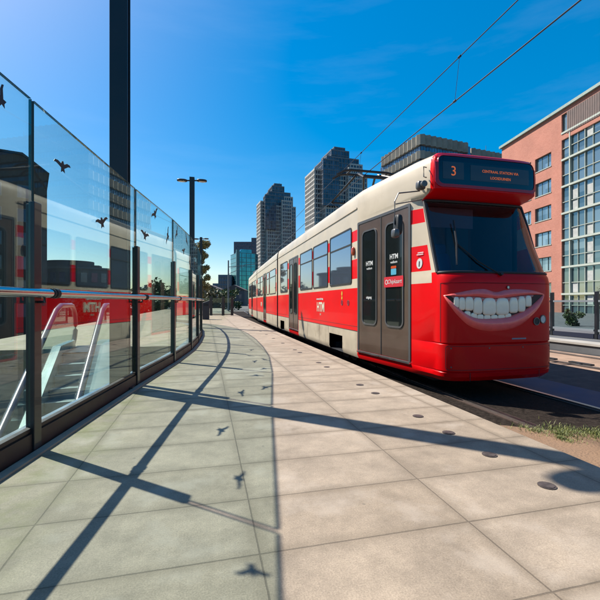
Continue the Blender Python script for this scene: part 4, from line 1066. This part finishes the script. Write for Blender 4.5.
# wall built of pieces around the openings
us = sorted(set([S0, -13.5, -3.5, -2.72, S1] + [v for h in holes for v in h[:2]]))
vs_ = sorted(set([-.5, 1.2, HT, 19.2, 19.6, 22.05] + [v for h in holes for v in h[2:]]))
wl = MB()
for u0, u1 in zip(us, us[1:]):
    for v0, v1 in zip(vs_, vs_[1:]):
        um, vm = (u0 + u1) / 2, (v0 + v1) / 2
        if any(h[0] < um < h[1] and h[2] < vm < h[3] for h in holes): continue
        if -13.5 < um < -2.72 and vm < 19.2: continue
        wl.add([Bo + BS * u0 + V((0, 0, v0)), Bo + BS * u1 + V((0, 0, v0)), Bo + BS * u1 + V((0, 0, v1)), Bo + BS * u0 + V((0, 0, v1))], [(0, 1, 2, 3)])
for (a, b_, c_, d_) in holes:
    for (p, q) in (((a, c_), (b_, c_)), ((b_, c_), (b_, d_)), ((b_, d_), (a, d_)), ((a, d_), (a, c_))):
        wl.add([Bo + BS * p[0] + V((0, 0, p[1])), Bo + BS * q[0] + V((0, 0, q[1])), Bo + BS * q[0] + V((0, 0, q[1])) - BN * .35, Bo + BS * p[0] + V((0, 0, p[1])) - BN * .35], [(0, 1, 2, 3)])
wl.fbox(bfr, S1 - .001, S1, -16, 0, -.5, HT).fbox(bfr, S0, S0 + .001, -16, 0, -.5, HT).fbox(bfr, S0, S1, -16.0, -15.99, -.5, HT).fbox(bfr, S0, S1, -16, -.36, HT - .05, HT - .01)
wl.build('brick_wall', M_BRICK, bb)
MB().fbox(bfr, -2.735, -2.721, -.36, -.001, -.5, 19.19).fbox(bfr, -13.49, -2.736, -.36, -.001, 19.15, 19.195).build('bay_reveal', M_BRICK, bb)
MB().fbox(bfr, S0 - .2, S1 + .25, -16.2, .28, HT, HT + .32).build('coping', M_COPING, bb)
for (a, b_, c_, d_) in holes:
    w1 = MB().ring([(a + .07, c_ + .07), (b_ - .07, c_ + .07), (b_ - .07, d_ - .07), (a + .07, d_ - .07)], [(a, c_), (b_, c_), (b_, d_), (a, d_)], lambda u, v, ww: Bo + BS * u + V((0, 0, v)) + BN * ww, -.30, -.20)
    if b_ - a > 1:
        w1.fbox(bfr, a + .70, a + .78, -.29, -.19, c_ + .07, d_ - .07).fbox(bfr, a + 1.7, a + 1.75, -.29, -.21, c_ + .07, d_ - .07)
    wo_ = w1.build('window', M_TEALF, bb)
    MB().fbox(bfr, a + .05, b_ - .05, -.27, -.25, c_ + .05, d_ - .05).build('pane', M_BGLASS, wo_)
    if b_ - a > 1: MB().fbox(bfr, a - .05, b_ + .05, -.2, .06, c_ - .09, c_ - .004).build('sill', M_WFRAME, wo_)
MB().fbox(bfr, -13.5, -3.52, .004, .05, 19.62, 22.02).build('cladding_panel', M_CLAD, bb)
m = MB()
for k in range(36): m.fbox(bfr, -13.45 + k * .277, -13.43 + k * .277, .05, .075, 19.64, 22.0)
m.build('cladding_batten', M_CLAD, bb)
# glazed bay: one window strip per floor
cols = [-2.74, -3.75, -3.95] + [-3.95 - 1.9 * k for k in range(1, 6)]
for k in range(7):
    z0 = 1.05 + 3.0 * k - 2.05; z1 = z0 + 3.0
    if z0 < -.6: z0 = -.5
    gz = MB().fbox(bfr, -13.5, -2.73, -.25, -.2, z0, z1 - .005).build('bay_glazing', M_BGLASS2, bb)
    f = MB().fbox(bfr, -13.5, -2.73, -.2, .07, z1 - .22, z1 - .01)
    f.fbox(bfr, -13.5, -2.73, -.2, -.08, z0 + 1.12, z0 + 1.18)
    f.build('bay_sill', M_WFRAME, gz)
    f = MB()
    f.fbox(bfr, -3.94, -3.80, -.2, .04, z0, z1 - .29)
    for q in range(1, 6): f.fbox(bfr, -3.9 - 1.9 * q, -3.84 - 1.9 * q, -.2, -.06, z0, z1 - .29)
    for q in range(0, 5): f.fbox(bfr, -4.85 - 1.9 * q, -4.81 - 1.9 * q, -.2, -.1, z0, z1 - .29)
    f.build('bay_mullion', M_WFRAME, gz)
    rg = random.Random(k)
    for q in range(5):
        for zz in (0, 1):
            if rg.random() < .4:
                MB().fbox(bfr, -4.85 - 1.9 * q + .05, -4.05 - 1.9 * q, -.199, -.19, z0 + .05 + zz * 1.2, z0 + 1.08 + zz * 1.15).build('curtain', mat('curtain', (.50, .50, .47), .8, var=.15), gz)


# office block with ribbed concrete bands
OC = V((54, 89.7, 0)); OL = V((-.136, .991, 0)).normalized(); OR = V((.991, .136, 0)).normalized()
ob = thing('office_block', tuple(OC + V((0, 0, -.5))), 'office block with ribbed concrete bands and blue ribbon windows, above the tram roof', 'office building')
M_OCON = mat('ribbed_concrete', (.38, .34, .27), .85, var=.22, vscale=.5, dirt=(.20, .17, .13), dscale=.4, damt=.6)
M_OGL = facade_glass('ribbon_glass', (.03, .07, .14), (.10, .20, .32), 1.8, 3.6, .05, 1.8)
LT = 44.6; LL, RL, R2 = 19, 17.5, 60
def oband(z0, z1, last=False):
    m = MB(); st = 1.8
    for (A, B, n_, sh) in ((OL, -OR, int(LL / st), 0), (OR, -OL, int(RL / st), 0)):
        pass
    k = int(LL / st)
    for i in range(k):
        a = i * st
        P = [(a, .0), (a + st * .5, .55), (a + st, .0), (a + st, -.6), (a, -.6)]
        m.prism(P, lambda u, v, ww: OC + OL * u - OR * v + V((0, 0, ww)), z0, z1)
    k = int(RL / st)
    for i in range(k):
        a = i * st
        P = [(a, .0), (a + st * .5, .55), (a + st, .0), (a + st, -.6), (a, -.6)]
        m.prism(P, lambda u, v, ww: OC + OR * u - OL * v + V((0, 0, ww)), z0, z1)
    m.prism([(-.02, -.02), (-.02, -.6), (-.6, -.02)], lambda u, v, ww: OC - OR * (.0 + u) - OL * (.0 + v) + V((0, 0, ww)), z0, z1)
    return m
fr_o = (OC, OR, OL, V((0, 0, 1)))
MB().fbox(fr_o, .6, RL, .6, LL, -.5, LT - .5).build('core', M_OGL, ob)
oband(LT - 2.7, LT).build('concrete_band', M_OCON, ob)
z = LT - 2.7
while z > 6:
    MB().fbox(fr_o, .35, RL, .35, LL, z - 1.55, z - .002).build('ribbon_window', M_OGL, ob)
    m = MB()
    for i in range(int(LL / .9)): m.fbox(fr_o, .28, .36, i * .9 + .4, i * .9 + .46, z - 1.55, z - .004)
    for i in range(int(RL / .9)): m.fbox(fr_o, i * .9 + .4, i * .9 + .46, .28, .36, z - 1.55, z - .004)
    m.build('window_mullion', M_GREY, ob)
    z -= 1.552; oband(z - 2.1, z).build('concrete_band', M_OCON, ob); z -= 2.1
MB().fbox(fr_o, 3, RL - 3, 4, LL - 2, LT - .6, LT + 1.0).build('roof_plant', M_OCON, ob)
# lower wing of the office block
for zt, nm in ((LT - .6, 'wing_band'),):
    z = zt; first = True
    while z > 6:
        h_ = 2.7 if first else 2.1; first = False
        m = MB()
        for i in range(23):
            a = RL + .8 + i * 1.8
            m.prism([(a, .0), (a + .9, .55), (a + 1.8, .0), (a + 1.8, -.6), (a, -.6)], lambda u, v, ww: OC + OR * u - OL * (v - 1.0) + V((0, 0, ww)), z - h_, z)
        m.build('concrete_band', M_OCON, ob); z -= h_
        MB().fbox(fr_o, RL + .8, RL + 42, 1.4, 12, z - 1.55, z - .002).build('ribbon_window', M_OGL, ob); z -= 1.552
MB().fbox(fr_o, RL + .3, RL + 42, 1.6, 14, -.5, LT - 1.3).build('core', M_OGL, ob)
MB().tube([OC + OR * 28 + OL * 5 + V((0, 0, LT - 1)), OC + OR * 28 + OL * 5 + V((0, 0, LT + 3.0))], .06, 5).build('antenna', M_GREY, ob)

# high towers
def at(px, D):
    u = (px - 300) / 385; return V((D * (.237 + .9715 * u), D * (.9715 - .237 * u), 0))
M_TGL = facade_glass('tower_glass', (.015, .022, .035), (.07, .10, .15), 1.5, 3.1, .08, 1.6)
M_TPIER = mat('tower_pier', (.62, .58, .52), .75, var=.1, vscale=.2)
M_TDARK = mat('tower_dark', (.17, .18, .20), .5, var=.2, vscale=.2)
def grid_block(name, parent, c, A, B, a0, a1, b0, b1, z0, z1, fl, bay, glass, pier, pt=.35, st=.5, dep=.35):
    fr = (c, A, B, V((0, 0, 1)))
    MB().fbox(fr, a0, a1, b0, b1, z0, z1).build(name, glass, parent)
    m = MB(); z = z1
    while z > z0:
        m.fbox(fr, a0 - dep, a1 + dep, b0 - dep, b1 + dep, z - st, z + (.3 if z == z1 else 0)); z -= fl
    na = max(1, round((a1 - a0) / bay)); nb = max(1, round((b1 - b0) / bay))
    for i in range(na + 1):
        a = a0 + (a1 - a0) * i / na
        for bq in (b0, b1): m.fbox(fr, a - pt / 2, a + pt / 2, bq - dep - .04, bq + dep + .04, z0, z1 + .1)
    for i in range(nb + 1):
        q = b0 + (b1 - b0) * i / nb
        for aq in (a0, a1): m.fbox(fr, aq - dep - .04, aq + dep + .04, q - pt / 2, q + pt / 2, z0, z1 + .1)
    m.build(name.replace('block', 'grid'), pier, parent)
def tower(px, D, W, H, label):
    c = at(px, D); A = V((.93, -.37, 0)).normalized(); A = V((.9715, -.237, 0)); B = V((.237, .9715, 0))
    A, B = (A * .95 + B * .31).normalized(), (B * .95 - A * .31).normalized()
    o = thing('residential_tower', (c.x, c.y, -.5), label, 'tower', 'twin residential towers')
    w_ = W / 2; fl = 3.1
    # a pale gridded body with two dark stepped shoulders and a dark glass crown
    grid_block('body_block', o, c, A, B, -w_ * .70, w_ * .92, -w_ * .8, w_ * .8, -.5, H * .80, fl, 1.7, M_TGL, M_TPIER, .42, .7)
    grid_block('side_block', o, c, A, B, -w_, -w_ * .72, -w_ * .5, w_ * .5, -.5, H * .84, fl, 1.7, M_TGL, M_TPIER, .35, .9, .6)
    grid_block('front_block', o, c, A, B, w_ * .10, w_ * .62, -w_ * 1.0, -w_ * .82, -.5, H * .84, fl, 1.5, M_TGL, M_TPIER, .4, .8)
    grid_block('shoulder_block', o, c, A, B, -w_ * .85, -w_ * .25, -w_ * .93, -w_ * .81, H * .60, H * .88, fl, 1.6, M_TGL, M_TDARK, .2, .5, .15)
    grid_block('shoulder_block', o, c, A, B, -w_ * .60, w_ * .66, -w_ * .65, w_ * .65, H * .80, H * .92, fl, 2.0, M_TGL, M_TDARK, .3, .6, .2)
    grid_block('right_block', o, c, A, B, w_ * .30, w_ * .78, -w_ * .7, w_ * .3, H * .80, H * .885, fl, 2.0, M_TGL, M_TPIER, .5, .8)
    grid_block('crown_block', o, c, A, B, -w_ * .36, w_ * .34, -w_ * .5, w_ * .5, H * .92, H * .975, fl, 2.0, M_TGL, M_TDARK, .3, .6, .2)
    grid_block('crown_block', o, c, A, B, -w_ * .20, w_ * .22, -w_ * .4, w_ * .4, H * .975, H, fl, 2.0, M_TGL, M_TDARK, .3, .5, .2)
    MB().tube([(c.x + 3, c.y, H), (c.x + 3, c.y, H + 3)], .15, 5).build('antenna', M_TDARK, o)
    return o
tower(276, 345, 31, 105, 'smaller looking stepped grey tower on the left, between the teal block and its twin')
tower(335, 264, 36, 104, 'larger looking stepped grey tower on the right, behind the pantograph')
# teal glass office tower
c = at(245, 300); A = V((.9715, -.237, 0)); B = V((.237, .9715, 0))
A, B = (A * .9 + B * .43).normalized(), (B * .9 - A * .43).normalized()
tt = thing('teal_tower', (c.x, c.y, -.5), 'teal glass office tower with a slanted corner, left of the stepped towers', 'tower')
M_TEAL = facade_glass('teal_glass', (.02, .17, .20), (.04, .24, .28), 1.8, 3.4, .06, 1.7); M_TEAL.node_tree.nodes['Principled BSDF'].inputs['Metallic'].default_value = .8
M_TEALP = mat('teal_frame_light', (.10, .22, .24), .45, .3)
fr = (c, A, B, V((0, 0, 1)))
P = [(-9, -9), (5.5, -9), (8.5, -5), (8.5, 9), (-9, 9)]
fp = lambda u, v, ww: c + A * u + B * v + V((0, 0, ww))
MB().prism(P, fp, -.5, 38).build('glass_shaft', M_TEAL, tt)
m = MB(); z = 38
while z > 0: m.prism([(u * 1.015, v * 1.015) for u, v in P], fp, z - .35, z); z -= 3.4
for u in (-9, -5.4, -1.8, 1.8, 5.4): m.fbox(fr, u - .15, u + .15, -9.25, -9, -.5, 38)
for v in (-5, -1.5, 2, 5.5, 9): m.fbox(fr, 8.5, 8.75, v - .15, v + .15, -.5, 38)
m.build('facade_frame', M_TEALP, tt)
MB().fbox(fr, -9.6, -7.2, -9.6, -8, -.5, 40.2).build('stair_shaft', M_TEALP, tt)
m = MB(); m.prism([(-7, 38), (3, 38), (3, 41), (-5, 41)], lambda u, v, ww: c + A * u + B * ww + V((0, 0, v)), -7, 6)
m.build('roof_plant', M_TEAL, tt)
# purple grey slab behind
c = at(248, 400); pg = thing('grey_office_tower', (c.x, c.y, -.5), 'purple grey office tower rising behind the teal glass tower', 'tower')
M_PUR = mat('purple_cladding', (.13, .12, .17), .5, var=.1, vscale=.1); M_PGL = facade_glass('purple_glass', (.03, .035, .07), (.08, .085, .13), 3, 3.3, .1, 1.5)
A2 = V((.9715, -.237, 0)); B2 = V((.237, .9715, 0))
grid_block('shaft_block', pg, c, A2, B2, -13, 4, -8, 8, -.5, 62, 3.3, 2.2, M_PGL, M_PUR, .6, 1.2)
grid_block('tall_block', pg, c, A2, B2, 4.9, 14, -8, 8, -.5, 66, 3.3, 2.2, M_PGL, M_PUR, .6, 1.2)
c = at(226.5, 300); lo = thing('low_office_block', (c.x, c.y, -.5), 'distant low blue grey office block left of the teal tower', 'building')
M_LB = mat('blue_cladding', (.16, .19, .24), .6, var=.1, vscale=.1)
grid_block('shaft_block', lo, c, A2, B2, -4.8, 4.6, -6, 6, -.5, 21.5, 3.3, 1.8, M_PGL, M_LB, .5, 1.3)
grid_block('wing_block', lo, c - A2 * 6, A2, B2, -3.5, .4, -4, 6, -.5, 15, 3.3, 1.8, M_PGL, M_LB, .5, 1.3)
# far row of low buildings at the foot of the towers
for i, (px, D, W, H, lb, colr) in enumerate([(212, 160, 9, 6, 'small distant beige house behind the screen posts', (.34, .27, .2)), (236, 150, 8, 5.5, 'small distant dark house at the far end of the tram', (.12, .11, .12))]):
    c = at(px, D); h_ = thing('far_house', (c.x, c.y, -.5), lb, 'house')
    fr = (c, A2, B2, V((0, 0, 1)))
    MB().fbox(fr, -W / 2, W / 2, -5, 5, -.5, H).build('wall', mat('far_wall%d' % i, colr, .8, var=.15), h_)
    MB().prism([(-W / 2 - .3, H + .003), (W / 2 + .3, H + .003), (0, H + 2)], lambda u, v, ww: c + A2 * u + B2 * ww + V((0, 0, v)), -5.3, 5.3).build('roof', mat('far_roof', (.11, .08, .075), .8), h_)
    for q in (-.3, 0, .3): MB().fbox(fr, W * q - .5, W * q + .5, -5.04, -5.003, 2.2, 4.0).build('window', M_PGL, h_)
# low curved building to the left
c = at(80, 74); rb = thing('curved_building', (c.x, c.y, -4.7), 'low dark building with a curved facade, seen through the glass wall on the left', 'building')
M_RB = mat('dark_cladding', (.075, .065, .062), .7, var=.2, vscale=.3); RR = 5.2
def arcpts(r_, n=40): return [(c.x + r_ * 1.25 * math.cos(2 * math.pi * i / n), c.y + r_ * math.sin(2 * math.pi * i / n)) for i in range(n)]
MB().prism(arcpts(RR), lambda u, v, ww: V((u, v, ww)), -4.7, 7.0).build('wall', M_RB, rb, smooth=30)
MB().prism(arcpts(RR + .4), lambda u, v, ww: V((u, v, ww)), 7.0, 7.3).build('roof_edge', mat('dark_edge', (.12, .11, .11), .6), rb, smooth=30)
MB().prism([(c.x - 1.6 + (u - c.x) * .62, c.y + (v - c.y) * .62) for u, v in arcpts(RR)], lambda u, v, ww: V((u, v, ww)), 7.31, 8.7).build('roof_drum', M_RB, rb, smooth=30)
MB().box(c.x + 2.2, c.x + 3.6, c.y - 1, c.y + 1, 7.31, 8.0).build('roof_plant', M_RB, rb)
for k in range(12):
    a = R(180 + k * 15.5)
    for zf in (1.6, 4.6):
        p = V((c.x + RR * 1.25 * math.cos(a), c.y + RR * math.sin(a), 0)); n_ = V((math.cos(a) / 1.25, math.sin(a), 0)).normalized(); t_ = V((-n_.y, n_.x, 0))
        MB().fbox((p, t_, n_, V((0, 0, 1))), -.5, .5, -.05, .06, zf, zf + 1.7).build('window', M_PGL, rb)

# tall brown block on the far left
c = at(47, 60); bl = thing('brown_block', (c.x, c.y, -4.7), 'tall dark brown building at the left edge, seen through the nearest glass pane', 'building')
A3 = V((-.93, -.36, 0)).normalized(); B3 = V((-A3.y, A3.x, 0)) * -1; fr = (c, A3, B3, V((0, 0, 1)))
M_BB = mat('brown_brick', (.105, .062, .045), .85, var=.25, vscale=.6)
fb = lambda u, v, ww: c + A3 * u + B3 * ww + V((0, 0, v))
MB().prism([(0, -4.7), (0, 21.0), (3.2, 23.2), (24, 22.6), (24, -4.7)], fb, 0, 18).build('wall', M_BB, bl)
MB().prism([(-.3, 21.0), (3.1, 23.5), (24.2, 22.9), (24.2, 22.61), (3.2, 23.21), (0, 21.01)], fb, -.4, 18.3).build('roof_edge', mat('slate', (.05, .05, .055), .7), bl)
for i in range(6):
    for k in range(6):
        w1 = MB().ring([(2.1 + 3.6 * i, -1.2 + 3.6 * k), (3.7 + 3.6 * i, -1.2 + 3.6 * k), (3.7 + 3.6 * i, .6 + 3.6 * k), (2.1 + 3.6 * i, .6 + 3.6 * k)], [(2 + 3.6 * i, -1.3 + 3.6 * k), (3.8 + 3.6 * i, -1.3 + 3.6 * k), (3.8 + 3.6 * i, .7 + 3.6 * k), (2 + 3.6 * i, .7 + 3.6 * k)], fb, -.06, .02).build('window', M_GREY, bl)
        MB().prism([(2.1 + 3.6 * i, -1.2 + 3.6 * k), (3.7 + 3.6 * i, -1.2 + 3.6 * k), (3.7 + 3.6 * i, .6 + 3.6 * k), (2.1 + 3.6 * i, .6 + 3.6 * k)], fb, -.02, -.004).build('pane', M_PGL, w1)
